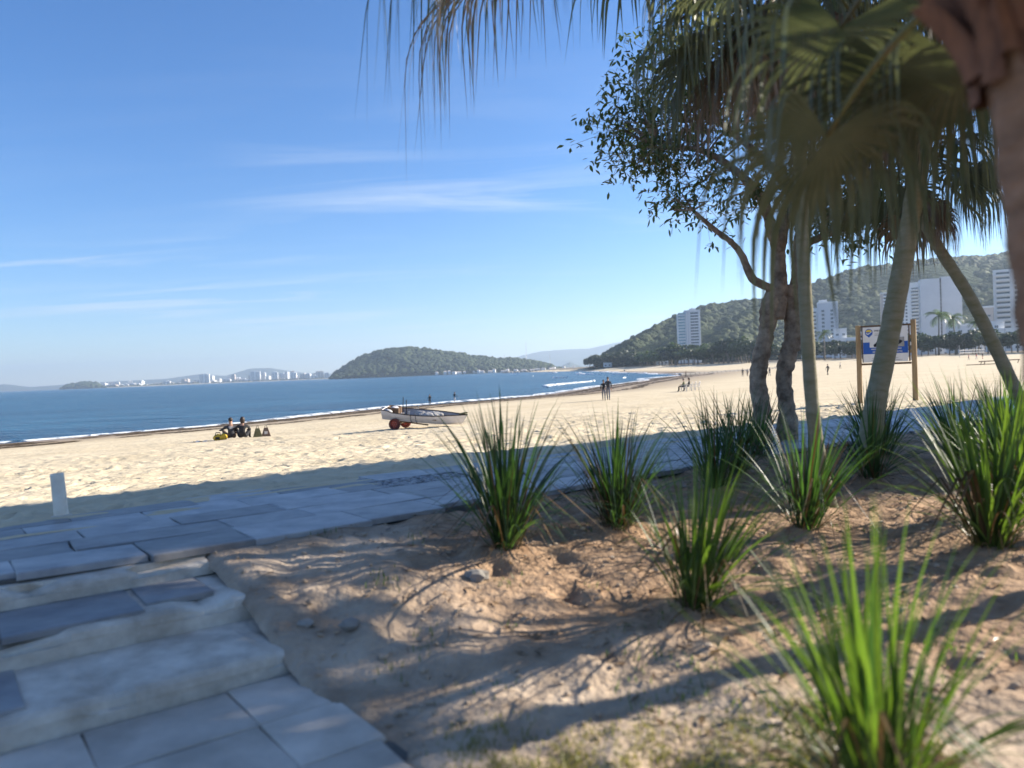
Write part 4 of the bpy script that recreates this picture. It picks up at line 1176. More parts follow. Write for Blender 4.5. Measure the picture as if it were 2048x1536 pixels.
def pose_stand(stride=.12, armswing=.1, lean=0.0, reach=None):
    arms = [((-.175, 0 + lean * .4, 1.40), (-.24, -armswing * .6, 1.14), (-.24, armswing * .3, .90)), ((.175, lean * .4, 1.40), (.24, armswing * .8, 1.15), (.23, armswing * 2.0, .93))]
    if reach: arms[reach[0]] = reach[1]
    legs = [((-.09, 0, .88), (-.10, stride * .7 + .03, .48), (-.10, stride, .08), (-.11, stride + .15, .03)), ((.09, 0, .88), (.10, -stride * .2 + .04, .48), (.10, -stride, .09), (.11, -stride + .15, .03))]
    return body((0, 0, .95), (0, lean * .3, 1.14), (0, lean * .8, 1.36), (0, lean + .02, 1.62), arms, legs)
def pose_ground():   # sitting on the sand, knees drawn up, leaning forward
    arms = [((-.19, .06, .52), (-.36, .26, .40), (-.40, .50, .38)), ((.19, .06, .52), (.24, .30, .36), (.12, .50, .36))]
    legs = [((-.12, .05, .12), (-.28, .42, .36), (-.20, .62, .07), (-.20, .76, .04)), ((.12, .05, .12), (.18, .46, .38), (.14, .66, .07), (.14, .80, .04))]
    return body((0, -.02, .14), (0, -.05, .32), (0, .02, .50), (0, .10, .76), arms, legs)
def pose_chair():
    arms = [((-.18, -.02, .92), (-.25, .06, .68), (-.20, .30, .64)), ((.18, -.02, .92), (.25, .06, .68), (.20, .30, .64))]
    legs = [((-.10, .06, .48), (-.12, .46, .50), (-.12, .50, .08), (-.12, .64, .03)), ((.10, .06, .48), (.12, .46, .50), (.12, .46, .08), (.12, .60, .03))]
    return body((0, -.02, .50), (0, -.06, .68), (0, -.04, .88), (0, .02, 1.14), arms, legs)

def person(label, pose, loc, face_deg, top, bottom, h=1.0, hair='short', shoe=None, skin=None, group=None, extra=None):
    J, T, hd, up = pose
    me = person_mesh(J, T, {'top': top, 'bottom': bottom, 'skin': skin or M_SKIN, 'hair': M_HAIR, 'shoe': shoe or M_SHOE})
    o = empty('person', loc, R(face_deg)); o.scale = (h, h, h)
    tag(o, label, 'person', group)
    link('body', me, o)
    mb = MB(); mb.sm = True
    bm = bmesh.new(); bmesh.ops.create_icosphere(bm, subdivisions=3, radius=1)
    vs = []
    for v in bm.verts:
        c = v.co.copy(); k = 1.0
        if c.y > .45 and c.z < .45: k = .72        # open at the face
        if hair == 'long' and c.y < .2 and c.z < 0: c = Vector((c.x * 1.05, c.y * 1.0 - .1, c.z * 2.0))
        elif c.z < -.2: k = .75
        vs.append((hd.x + c.x * .094 * k, hd.y - .012 + c.y * .108 * k, hd.z + .030 + c.z * .112 * k))
    mb.add(vs, [[v.index for v in f.verts] for f in bm.faces]); bm.free()
    mb.obj('hair', M_HAIR, o)
    fc = MB(); fc.sm = True
    fc.blob((hd.x, hd.y + .098, hd.z - .015), (.012, .02, .022), 3, 1, 0); fc.obj('nose', skin or M_SKIN, o)
    for s_ in (-1, 1):
        e = MB(); e.blob((hd.x + s_ * .032, hd.y + .084, hd.z + .012), (.011, .008, .007), 3, 1, 0); e.obj('eye', M_BLACK, o)
    mo = MB(); mo.box((hd.x, hd.y + .086, hd.z - .055), (.042, .012, .008)); mo.obj('mouth', mat('lips', (.32, .13, .11)) if 'lips' not in bpy.data.materials else bpy.data.materials['lips'], o)
    if extra: extra(o)
    return o

def back_print(o):
    mb = MB(); mb.add([(-.085, -.112, .50), (.085, -.112, .50), (.085, -.104, .545), (-.085, -.104, .545)], [(0, 1, 2, 3)])
    mb.add([(-.06, -.120, .455), (.05, -.120, .455), (.05, -.114, .475), (-.06, -.114, .475)], [(0, 1, 2, 3)])
    mb.obj('printed_lettering', M_TEE, o)
G1 = 'couple sitting on the sand'
x, y = -12.60, 34.3
person('person in a charcoal hoodie with white print, sitting on the sand left', pose_ground(), (x, y, bz(x, y) - .02), 22, M_JACK, M_KHAKI, 1.12, shoe=M_TEE, group=G1, extra=back_print)
x, y = -12.04, 34.15
person('person in a dark jacket with long hair sitting on the sand, right of the hoodie', pose_ground(), (x, y, bz(x, y) - .02), 8, M_JACK2, M_JACK2, 1.12, hair='long', group=G1)
G2 = 'couple walking arm in arm'
x, y = 7.62, 64.2
person('shorter person in black walking arm in arm, one arm swung out', pose_stand(.24, .1, .02, (0, ((-.175, 0, 1.40), (-.36, .02, 1.18), (-.56, .06, 1.0)))), (x, y, bz(x, y) - .02), 172, M_JACK2, M_JEAN, .98, group=G2)
x, y = 7.98, 64.0
person('taller person in a dark jacket and grey jeans walking arm in arm', pose_stand(.22, .12, .02), (x, y, bz(x, y) - .02), 165, M_JACK, M_JEAN, 1.10, group=G2)
G3 = 'two bathers at the edge of the sea'
x, y = -9.6, 89.4
person('bather in dark swimwear standing in the shallow wash behind the boat', pose_stand(.06, .08, .05, (1, ((.175, 0, 1.40), (.26, .12, 1.16), (.06, .2, 1.1)))), (x, y, bz(x, y) - .06), 20, M_JACK2, M_JACK2, .74, shoe=M_SKIN, group=G3)
x, y = -6.9, 91.2
person('bather leaning with arms out in the shallow wash, right one', pose_stand(.10, .3, .10, (0, ((-.175, 0, 1.40), (-.40, .15, 1.30), (-.52, .3, 1.12)))), (x, y, bz(x, y) - .06), -50, M_JACK2, M_TEE, .80, shoe=M_SKIN, group=G3)

# white plastic chairs
def chair_parts(t):
    for s_ in (-1, 1):
        for fy in (.22, -.22):
            MB().tube([(s_ * .22, fy * 1.15, 0), (s_ * .20, fy, .42)], [.02, .028], 8).obj('leg', M_TEE, t)
        mb = MB(); mb.tube([(s_ * .235, .22, .42), (s_ * .25, .20, .62), (s_ * .25, -.05, .66), (s_ * .23, -.26, .62)], .022, 8); mb.obj('armrest', M_TEE, t)
    mb = MB(); mb.bevbox((0, 0, .43), (.44, .46, .035), .012); mb.obj('seat', M_TEE, t)
    for k in range(5):
        xx = -.16 + .08 * k
        MB().tube([(xx, -.22, .44), (xx * 1.05, -.29, .66), (xx * 1.05, -.33, .86)], [.022, .022, .02], 6).obj('back_slat', M_TEE, t)
    MB().tube([(-.20, -.33, .86), (0, -.35, .89), (.20, -.33, .86)], .026, 8).obj('top_rail', M_TEE, t)
def chair(label, x, y, deg, grp='white plastic chairs'):
    t = empty('plastic_chair', (x, y, bz(x, y) - .02), R(deg)); t.scale = (1.06,) * 3
    tag(t, label, 'chair', grp); chair_parts(t); return t
chair('white plastic chair under the person in olive', 17.75, 79.7, 70)
chair('white plastic chair under the person in black', 18.50, 80.5, 70)
chair('empty white plastic chair next to the person in black', 19.05, 81.2, 62)
chair('empty white plastic chair, rightmost of the row of chairs', 19.65, 81.9, 58)
person('person in olive top seated on a white chair, facing the sea', pose_chair(), (17.75, 79.7, bz(17.75, 79.7)), 70, M_GREENC, M_JACK2, 1.06, group='people on beach chairs')
person('person in black with dark hair seated on a white chair', pose_chair(), (18.50, 80.5, bz(18.5, 80.5)), 70, M_JACK2, M_JEAN, 1.10, hair='long', group='people on beach chairs')
GW = 'people far along the beach'
for (x, y, deg, tp, bt, h, lab) in (
        (49.1, 163.7, 170, M_JACK2, M_JACK2, .98, 'distant person in black walking on the sand left of the forked tree'),
        (49.9, 163.0, 150, M_GREYP if False else M_JEAN, M_KHAKI, .90, 'distant person in grey just left of the forked tree trunk'),
        (50.6, 151.0, 20, M_JACK2, M_JEAN, .98, 'distant person seen between the two trunks of the forked tree'),
        (48.2, 213.0, 60, M_KHAKI, M_JACK2, .98, 'distant person standing at the tip of the wash'),
        (52.6, 128.1, 110, M_JACK2, M_JACK2, 1.05, 'distant person in black walking right of the slim green palm trunk'),
        (87.1, 204.0, 30, M_TEE, M_JACK2, .98, 'distant person in a white top between palm trunk and sign post'),
        (85.9, 174.2, 200, M_JACK, M_JACK2, .95, 'distant person seen under the right half of the sign'),
        (140.2, 236.0, 40, M_REDC, M_JEAN, 1.0, 'distant player in red, leftmost at the volleyball net'),
        (142.9, 236.6, 200, M_REDC, M_TEE, 1.05, 'distant player in red at the middle of the net group'),
        (145.2, 237.2, 90, M_JACK2, M_REDC, 1.0, 'distant player in black, rightmost at the volleyball net')):
    person(lab, pose_stand(.16, .12), (x, y, bz(x, y) - .02), deg, tp, bt, h, group=GW)

# belongings beside the seated couple
x, y = -13.08, 34.0; z = bz(x, y)
bag = empty('beach_bag', (x, y, z), R(20)); tag(bag, 'yellow beach bag lying in front of the seated couple', 'bag')
mb = MB(); mb.sm = True; mb.blob((0, 0, .13), (.22, .15, .15), 4, 3, .10); mb.obj('bag_body', M_YBAG, bag)
mb = MB(); mb.sm = True; mb.blob((.24, .02, .15), (.15, .13, .16), 9, 3, .10); mb.obj('rolled_towel', M_YBAG, bag)
for s_ in (-1, 1): MB().tube([(-.12, s_ * .1, .22), (-.08, s_ * .13, .36), (.08, s_ * .13, .36), (.12, s_ * .1, .22)], .014, 6).obj('handle', M_BLACK, bag)
MB().box((-.02, -.155, .12), (.18, .02, .10)).obj('pocket', M_BLACK, bag)
x, y = -13.75, 33.75; z = bz(x, y)
mb = MB(); nx = 10; V = [(.35 * (i / nx - .5) * 2, .16 * (j / 5 - .5) * 2, .025 + .03 * math.sin(i * 1.3 + j)) for j in range(6) for i in range(nx + 1)]
mb.sm = True; mb.add(V, [(j * (nx + 1) + i, j * (nx + 1) + i + 1, (j + 1) * (nx + 1) + i + 1, (j + 1) * (nx + 1) + i) for j in range(5) for i in range(nx)])
mb.add([(a, b, 0) for a, b in ((-.35, -.16), (.35, -.16), (.35, .16), (-.35, .16))], [(3, 2, 1, 0)])
tag(mb.obj('towel', M_TEE, None, loc=(x, y, z + .005)), 'crumpled pale towel on the sand left of the yellow bag', 'towel')
for k, (x, y, lab) in enumerate(((-11.62, 34.9, 'olive canvas bag standing right of the seated couple, left one'), (-11.30, 35.1, 'pale olive canvas bag standing right of the seated couple, right one'))):
    t = empty('canvas_bag', (x, y, bz(x, y) - .01), R(15)); tag(t, lab, 'bag', 'canvas bags')
    mb = MB(); mb.box((0, 0, .21), (.42, .26, .42), taper=.4); mb.obj('bag_body', M_OLIVE if k == 0 else M_KHAKI, t)
    MB().tube([(-.05, 0, .42), (-.03, 0, .52), (.03, 0, .52), (.05, 0, .42)], .012, 6).obj('handle', M_BLACK, t)
    MB().box((0, -.09, .18), (.14, .03, .16)).obj('pocket', M_TEE if k else M_OLIVE, t)

# ------------------------------------------------------------------ boat on its trolley
# local axes: +X towards the bow, +Z up
bwx, bwy = -4.95, 33.6
boat = empty('rowing_boat', (bwx + 1.05, bwy - .33, bz(bwx, bwy) + .31), rot=(R(9.5), R(6.0), R(-14)))
tag(boat, 'white wooden fishing boat tilted on a trolley on the sand', 'boat')
boat.scale = (.88, .88, .88)
Lb = 4.0
def hull(off, top_drop=0.0):
    st = []
    for i in range(23):
        s_ = i / 22; xx = -Lb / 2 + Lb * s_
        b = .66 * (1 - max(0, (s_ - .45) / .55) ** 2.3) * (.80 + .20 * min(1, s_ / .4)) - off
        b = max(b, .012)
        sheer = .42 + .16 * (s_ - .4) ** 2 * 1.6 + (.06 if s_ < .1 else 0) - top_drop
        keel = -.06 + .10 * max(0, (s_ - .7) / .3) ** 2 + off
        rake = .30 * max(0, (s_ - .80) / .2) ** 1.5
        chine = keel + .10; cb = b * .72
        pts = [(-b, sheer), (-b * .93, (sheer + chine) / 2 + .03), (-cb, chine), (-cb * .5, keel + .03), (0, keel), (cb * .5, keel + .03), (cb, chine), (b * .93, (sheer + chine) / 2 + .03), (b, sheer)]
        st.append([(xx + rake * (z_ - keel) / .5, yy, z_) for yy, z_ in pts])
    return st
def loft(mb, st, flip=False):
    n = len(st[0]); V = [p for s_ in st for p in s_]
    F_ = []
    for i in range(len(st) - 1):
        for k in range(n - 1):
            a = i * n + k; f = (a, a + 1, a + n + 1, a + n); F_.append(f[::-1] if flip else f)
    mb.add(V, F_)
mb = MB(); mb.sm = False; so, si = hull(0), hull(.035, 0)
loft(mb, so)
mb.add(so[0], [tuple(range(8, -1, -1))])
mb.obj('hull', M_HULL, boat)
mb = MB(); loft(mb, si, True); mb.add(si[0], [tuple(range(9))]); mb.obj('inner_planking', M_HULLIN, boat)
for side in (0, 8):
    mb = MB()
    mb.tube([((a[side][0] + b_[side][0]) / 2, (a[side][1] + b_[side][1]) / 2, a[side][2] + .004) for a, b_ in zip(so, si)], .027, 8); mb.obj('gunwale', M_GUN, boat)
mb = MB(); mb.tube([(-Lb / 2, -.52, .50), (-Lb / 2, 0, .51), (-Lb / 2, .52, .50)], .028, 8); mb.obj('transom_cap', M_HULL, boat)
for xx, wv in ((-1.25, 1.02), (-.30, 1.16), (.75, 1.06)):
    mb = MB(); mb.bevbox((xx, 0, .25), (.24, wv, .035), .008); mb.obj('thwart', M_HULLIN if xx < .5 else M_WOODD, boat)
for xx in (-.42, -.16):
    mb = MB(); mb.tube([(xx, -.67, .45), (xx + .02, -.64, .18), (xx + .01, -.50, .04), (xx, -.28, -.05)], .012, 6); mb.obj('strap', M_BLACK, boat)
mb = MB(); mb.tube([(1.86, 0, .50), (2.15, 0, .60), (2.28, 0, .62)], [.05, .045, .03], 10); mb.obj('stem_head', M_OLIVE, boat)
for s_ in (-1, 1):
    mb = MB(); mb.tube([(-.5, s_ * .61, .44), (-.5, s_ * .61, .60)], .016, 8); mb.tube([(-.56, s_ * .61, .60), (-.44, s_ * .61, .60)], .014, 6); mb.obj('rowlock', M_STEEL, boat)
Rb = boat.rotation_euler.to_matrix()
def inboat(p): return boat.location + Rb @ (Vector(p) * .88)
mb = MB(); mb.sm = True
for k in range(7): mb.blob((random.Random(k).uniform(-.45, .45), random.Random(k + 9).uniform(-.25, .25), .03 + .02 * (k % 3)), (.28, .22, .16), 20 + k, 3, .2)
tag(mb.obj('fishing_net', M_NET, None, loc=inboat((.25, 0, .26)), rot=boat.rotation_euler), 'heap of pale fishing net lying inside the boat', 'net')
t = empty('gear_crate', inboat((-1.55, .12, .15)), rot=boat.rotation_euler); tag(t, 'dark crate of gear in the stern of the boat', 'crate')
for a, b_, c, d in ((0, -.2, .5, .02), (0, .2, .5, .02), (-.25, 0, .02, .4), (.25, 0, .02, .4)): MB().box((a, b_, .2), (c, d, .36)).obj('side_panel', M_WOODD, t)
MB().box((0, 0, .02), (.46, .36, .03)).obj('bottom', M_WOODD, t)
mb = MB(); mb.sm = True; mb.blob((0, 0, .26), (.22, .16, .14), 55, 3, .15); mb.obj('rope_coil', M_HULL, t)
mb = MB(); mb.tube([(0, 0, 0), (.02, 0, .95)], [.022, .016], 8); mb.tube([(.14, .1, 0), (.12, .1, .80)], .02, 8)
tag(mb.obj('short_oars', M_BLACK, None, loc=inboat((-1.15, .2, .02)), rot=boat.rotation_euler), 'dark pair of poles standing upright in the stern of the boat', 'poles')
mb = MB(); mb.sm = True; mb.blob((0, 0, 0), (.20, .13, .11), 66, 3, .05)
tag(mb.obj('float_buoy', M_TEE, None, loc=inboat((-1.72, -.32, .42)), rot=boat.rotation_euler), 'white float resting on the stern of the boat', 'float')
# trolley
trol = empty('boat_trolley', (bwx, bwy, bz(bwx, bwy)), R(-14)); tag(trol, 'two wheeled trolley with red wheels under the stern of the boat', 'trolley')
for s_ in (-1, 1):
    mb = MB(); mb.sm = True; mb.lathe([(.15, -.07), (.21, -.085), (.245, -.06), (.25, 0), (.245, .06), (.21, .085), (.15, .07)], 32, (0, s_ * .62, .245), 'Y', True)
    w = mb.obj('wheel', M_TYRE, trol)
    mb = MB(); mb.lathe([(.02, -.06), (.06, -.065), (.065, -.03), (.13, -.02), (.155, -.055), (.165, -.05), (.165, .05), (.13, .02), (.02, .03)], 24, (0, s_ * .62, .245), 'Y'); r_ = mb.obj('rim', M_RED, w)
    for k in range(6):
        a = k * math.pi / 3; mb = MB(); mb.blob((.095 * math.cos(a), s_ * .62 - .032, .245 + .095 * math.sin(a)), (.014, .012, .014), 2, 1, 0); mb.obj('wheel_nut', M_STEEL, w)
MB().tube([(0, -.62, .245), (0, .62, .245)], .025, 10).obj('axle', M_STEEL, trol)
MB().box((0, 0, .275), (.12, 1.0, .05)).obj('cradle', M_WOODD, trol)
MB().box((.65, 0, .235), (1.3, .07, .05), Matrix.Rotation(R(8), 3, 'Y')).obj('drawbar', M_WOODD, trol)

# ------------------------------------------------------------------ information sign
sx, sy = 12.95, 26.6
SW = 2.05
sign = empty('information_sign', (sx, sy, bz(sx, sy) - .03), R(-24)); tag(sign, 'timber framed information sign with blue band and two animal pictures', 'sign')
sign.scale = (.84, 1, .97)
for s_, h in ((-1, 2.80), (1, 2.92)):
    mb = MB(); mb.sm = False; mb.tube([(s_ * SW / 2, 0, 0), (s_ * SW / 2 + .01, 0, h * .5), (s_ * SW / 2, 0, h)], [.105, .10, .098], 10, lump=.03, seed=5 + s_); mb.obj('post', M_WOOD, sign)
bw, z0, z1 = 1.66, 1.46, 2.72
for zz in (z0 - .06, z1 + .03):
    MB().box((0, .02, zz), (SW - .2, .06, .07)).obj('rail', M_WOODD, sign)
for xx in (-bw / 2 - .035, bw / 2 + .035): MB().box((xx, .02, (z0 + z1) / 2), (.05, .06, z1 - z0)).obj('stile', M_WOODD, sign)
MB().box((-.02, -.02, (z0 + z1) / 2), (bw, .03, z1 - z0)).obj('board', M_WHITE, sign)
for k in range(5): # little offcuts between board and post
    MB().box((bw / 2 + .10, .01, 1.55 + .26 * k), (.09, .04, .12), Matrix.Rotation(R(10 * (k % 3 - 1)), 3, 'Y')).obj('slat', M_WHITE if k % 2 == 0 else M_WOOD, sign)
MB().box((-.02, -.038, 1.97), (bw - .01, .006, .42)).obj('blue_band', M_BLUE, sign)
for xx, shp in ((-.34, 'seal'), (.42, 'turtle')):
    pc = MB().box((xx, -.044, 2.16), (.52, .006, .34)).obj('animal_picture', M_GREYP if shp == 'turtle' else M_WHITE, sign)
    if shp == 'seal': pts = [(-.10, -.15), (.10, -.15), (.13, -.06), (.09, .05), (.10, .14), (.06, .15), (.03, .06), (-.04, -.02), (-.12, -.08)]
    else: pts = [(-.20, .02), (-.13, .06), (-.02, .09), (.12, .07), (.20, .02), (.13, -.05), (.02, -.10), (-.10, -.08), (-.15, -.02)]
    m2 = MB(); m2.add([(xx + a, -.052, 2.16 + b_) for a, b_ in pts] + [(xx + a, -.046, 2.16 + b_) for a, b_ in pts], [tuple(range(len(pts)))] + [(i, (i + 1) % len(pts), len(pts) + (i + 1) % len(pts), len(pts) + i) for i in range(len(pts))])
    m2.obj('silhouette', M_BLACK, pc)
# round emblem: yellow above, blue shield below, pale waves
def arc_pts(c, r_, a0, a1, n): return [(c[0] + r_ * math.cos(R(a0 + (a1 - a0) * i / n)), c[1] + r_ * math.sin(R(a0 + (a1 - a0) * i / n))) for i in range(n + 1)]
def flat(name, pts, y, material, par):
    m2 = MB(); n = len(pts); m2.add([(a, y, b_) for a, b_ in pts] + [(a, y + .004, b_) for a, b_ in pts], [tuple(range(n))] + [(i, (i + 1) % n, n + (i + 1) % n, n + i) for i in range(n)]); return m2.obj(name, material, par)
ec = (-.62, 2.52)
em = flat('emblem', arc_pts(ec, .145, 0, 180, 18) + [(ec[0] - .13, ec[1] - .06), (ec[0], ec[1] - .17), (ec[0] + .13, ec[1] - .06)], -.041, M_BLUE, sign)
flat('emblem_sun', arc_pts(ec, .12, 15, 165, 14), -.047, M_YEL, em)
flat('emblem_wave', [(ec[0] - .11, ec[1] + .0), (ec[0] - .03, ec[1] - .03), (ec[0] + .11, ec[1] + .05), (ec[0] + .11, ec[1] + .02), (ec[0] - .03, ec[1] - .07), (ec[0] - .11, ec[1] - .03)], -.052, M_WHITE, em)
def text(body_, x, z, size, material, par, align='LEFT'):
    cu = bpy.data.curves.new('lettering', 'FONT'); cu.body = body_; cu.size = size; cu.align_x = align; cu.extrude = .002; cu.resolution_u = 2
    ob = link('lettering', cu); dg = bpy.context.evaluated_depsgraph_get()
    me = bpy.data.meshes.new_from_object(ob.evaluated_get(dg)); bpy.data.objects.remove(ob)
    me.materials.clear(); me.materials.append(material)
    return link('lettering', me, par, (x, -.046, z), (R(90), 0, 0))
text('PMP-BS', -.42, 2.55, .085, M_BLACK, sign)
text('0800 64', -.50, 1.79, .105, M_TEE, sign)
text('213-8298', .20, 1.79, .105, M_TEE, sign)
for (xx, zz, ww) in ((-.20, 2.47, .42), (-.22, 2.42, .38), (.40, 2.58, .26), (.42, 2.53, .32), (.40, 2.48, .28)):
    MB().box((xx, -.038, zz), (ww, .004, .016)).obj('printed_line', M_GREYP, sign)
for (xx, zz, ww) in ((-.30, 1.93, .50), (.35, 1.93, .45)):
    MB().box((xx, -.045, zz), (ww, .004, .028)).obj('printed_line', M_TEE, sign)
for (xx, zz, ww) in ((.15, 1.71, .4), (-.35, 1.60, .34), (.2, 1.60, .5), (-.3, 1.53, .5), (.4, 1.53, .4)):
    MB().box((xx, -.038, zz), (ww, .004, .014)).obj('printed_line', M_GREYP, sign)

# ------------------------------------------------------------------ beach volleyball net, driftwood rail
nx0, ny0, nx1, ny1 = 170.0, 292.0, 205.0, 318.0
net = empty('volleyball_net', (nx0, ny0, bz(nx0, ny0)), math.atan2(ny1 - ny0, nx1 - nx0)); tag(net, 'white edged beach volleyball net stretched between posts on the far sand', 'net')
ln = math.hypot(nx1 - nx0, ny1 - ny0) * .5
for xx, hh in ((0, 4.6), (ln, 3.4)): MB().tube([(xx, 0, -.3), (xx, 0, hh)], .09, 8).obj('post', M_TEE, net)
for zz in (1.7, 2.7): MB().box((ln / 2, 0, zz), (ln, .04, .20)).obj('net_tape', M_TEE, net)
mb = MB()
for i in range(60): mb.box((ln * i / 59, 0, 2.2), (.03, .02, .9))
for i in range(5): mb.box((ln / 2, 0, 1.85 + .17 * i), (ln, .02, .03))
mb.obj('mesh', M_GUN, net)
x, y = 86.5, 140.8
t = empty('timber_rail', (x, y, bz(x, y)), R(-4)); tag(t, 'low timber rail on bent legs on the sand at right', 'rail')
MB().tube([(-1.0, 0, .62), (6.2, 0, .72)], .09, 8).obj('rail', M_WOODD, t)
for xx in (-.6, 0, 3.0, 5.9): MB().tube([(xx - .2, 0, -.2), (xx + .1, 0, .64)], .07, 8).obj('leg', M_WOODD, t)
MB().tube([(-3.5, -.5, .08), (1.5, -.6, .12)], .07, 8).obj('fallen_rail', M_WOODD, t)

# ------------------------------------------------------------------ apartment towers
win_me = {}
def window_mesh(w, h):
    k = (round(w, 2), round(h, 2))
    if k not in win_me:
        mb = MB()
        mb.cur = 1; mb.box((0, -.02, 0), (w, .10, h))
        mb.cur = 0; mb.box((0, -.06, -h / 2 - .06), (w + .3, .22, .14)); mb.box((0, -.05, 0), (.10, .16, h))
        win_me[k] = mb.me('window', M_BWHITE, M_GLASS)
    return win_me[k]
bal_me = {}
def balcony_mesh(w, d, h, rnd):
    k = (w, d, h, rnd)
    if k not in bal_me:
        mb = MB(); n = 8 if rnd else 1
        def out(i):
            t = i / n; return (-w / 2 + w * t, -d * (math.sin(math.pi * t) ** .5 if rnd else 1))
        if rnd:
            pts = [(-w / 2, 0)] + [(-w / 2 + w * i / n, -d * (.45 + .55 * math.sin(math.pi * i / n) ** .7)) for i in range(n + 1)] + [(w / 2, 0)]
        else: pts = [(-w / 2, 0), (-w / 2, -d), (w / 2, -d), (w / 2, 0)]
        m_ = len(pts)
        V = [(a, b, -.12) for a, b in pts] + [(a, b, h) for a, b in pts]
        F_ = [tuple(range(m_ - 1, -1, -1))] + [(i, i + 1, m_ + i + 1, m_ + i) for i in range(m_ - 1)]
        V += [(a * .97, b * .93, h) for a, b in pts] + [(a * .97, b * .93, 0) for a, b in pts]
        F_ += [(m_ + i, m_ + i + 1, 2 * m_ + i + 1, 2 * m_ + i) for i in range(m_ - 1)] + [(2 * m_ + i, 2 * m_ + i + 1, 3 * m_ + i + 1, 3 * m_ + i) for i in range(m_ - 1)] + [tuple(3 * m_ + i for i in range(m_))]
        mb.add(V, F_); mb.cur = 1; mb.box((0, -.05, 1.15 + .55), (w * .86, .10, 1.3))
        bal_me[k] = mb.me('balcony', M_BWHITE, M_GLASS)
    return bal_me[k]

def block(t, cx_, w, d, z0, z1, material, y0=0.0, name='wall'):
    """rectangular volume of a building; its front is at local y = y0"""
    mb = MB(); mb.box((cx_, y0 + d / 2, (z0 + z1) / 2), (w, d, z1 - z0)); return mb.obj(name, material, t)
def parapet(t, cx_, w, d, z, material, y0=0.0):
    mb = MB()
    for (a, b_, c, e) in ((cx_, y0 - .05, w + .3, .3), (cx_, y0 + d + .05, w + .3, .3), (cx_ - w / 2, y0 + d / 2, .3, d - .3), (cx_ + w / 2, y0 + d / 2, .3, d - .3)):
        mb.box((a, b_, z + .5), (c, e, 1.05))
    return mb.obj('parapet', material, t)
def grid(t, xs, zs, w, h, y0=0.0, rot=0.0, ox=0.0):
    for zz in zs:
        for xx in xs: link('window', window_mesh(w, h), t, (xx, y0, zz), (0, 0, rot))
def wing(t, rot, off): pass

# 1: slim tower at the foot of the hill
Y = 745; a0 = .2336
T = empty('apartment_tower', (a0 * Y, Y, 2), R(-8)); T.scale = (.88, .88, .88); tag(T, 'slim white tower standing alone against the hill, left of the forked tree', 'building', 'apartment towers along the far beach')
block(T, 3.6, 15.5, 15, 0, 57, M_BGREY); block(T, -8.6, 8.8, 13, 0, 54.5, M_BWHITE, 1.5)
parapet(T, 3.6, 15.5, 15, 57, M_BWHITE); block(T, 4, 7, 6, 57.0, 60.0, M_BGREY, 4, 'lift_house')
for xx in (-3.2, -.4, 10.6):
    MB().box((xx, -.35, 28), (.9, .8, 56)).obj('pilaster', M_BWHITE, T)
for k in range(15):
    zz = 9 + 3.25 * k
    link('window', window_mesh(8.2, 1.5), T, (5.0, 0, zz))
    o = MB().box((-8.6, 1.4, zz), (7.4, .14, 2.3)).obj('curtain_pane', M_GLASSB, T)
# 2: block with two columns of windows
Y = 600
T = empty('apartment_block', (.402 * Y, Y, 2), R(-20)); tag(T, 'pale apartment block with two columns of dark windows behind the slim green palm', 'building', 'apartment towers along the far beach')
block(T, 6.2, 14.5, 14, 0, 42, M_BGREY); parapet(T, 6.2, 14.5, 14, 42, M_BWHITE); block(T, 3, 6, 5, 42, 45, M_BGREY, 4, 'lift_house')
block(T, -7.5, 13, 12, 0, 38, M_BWHITE, 2.5); parapet(T, -7.5, 13, 12, 38, M_BWHITE, 2.5)
grid(T, (2.6, 9.0), [6 + 3.0 * k for k in range(11)], 1.9, 1.7)
for k in range(11):
    for xx in (-10.6, -4.6): link('balcony', balcony_mesh(5.0, 1.5, 1.05, False), T, (xx, 2.5, 3.2 + 3.05 * k))
# 3: large block with curved balconies and blank end wall
Y = 575
T = empty('apartment_tower', (.519 * Y, Y, 2), R(-24)); T.scale = (.83, .83, .83); tag(T, 'tall apartment tower with curved balconies and a blank grey end wall behind the sign', 'building', 'apartment towers along the far beach')
block(T, 16.5, 15.5, 18, 0, 66, M_BGREY, -1.5); block(T, 33.2, 16.0, 18, 0, 67, M_BGREY, -.5)
MB().box((24.8, .5, 33), (1.2, 3, 66)).obj('joint_strip', M_GUN, T)
for k in range(18): link('window', window_mesh(.7, 1.0), T, (24.8, -1.0, 8 + 3.1 * k))
block(T, 1.0, 15.6, 16, 0, 63, M_BWHITE, 1.2); block(T, -15.0, 16.0, 16, 0, 56, M_BPINK, 3.0); block(T, -12.5, 8, 7, 56, 62, M_BWHITE, 5, 'lift_house')
parapet(T, 1.0, 15.6, 16, 63, M_BWHITE, 1.2); parapet(T, -15.0, 16.0, 16, 56, M_BWHITE, 3.0)
for k in range(17):
    zz = 4 + 3.05 * k
    link('balcony', balcony_mesh(6.4, 2.2, 1.1, True), T, (4.6, 1.2, zz + 4))
    link('window', window_mesh(1.5, 1.6), T, (-2.4, 1.2, zz + 5.4)); link('window', window_mesh(1.5, 1.6), T, (-5.4, 1.2, zz + 5.4))
    link('balcony', balcony_mesh(8.6, 2.0, 1.1, True), T, (-16.6, 3.0, zz))
    link('window', window_mesh(2.2, 1.8), T, (-9.2, 3.0, zz + 1.6))
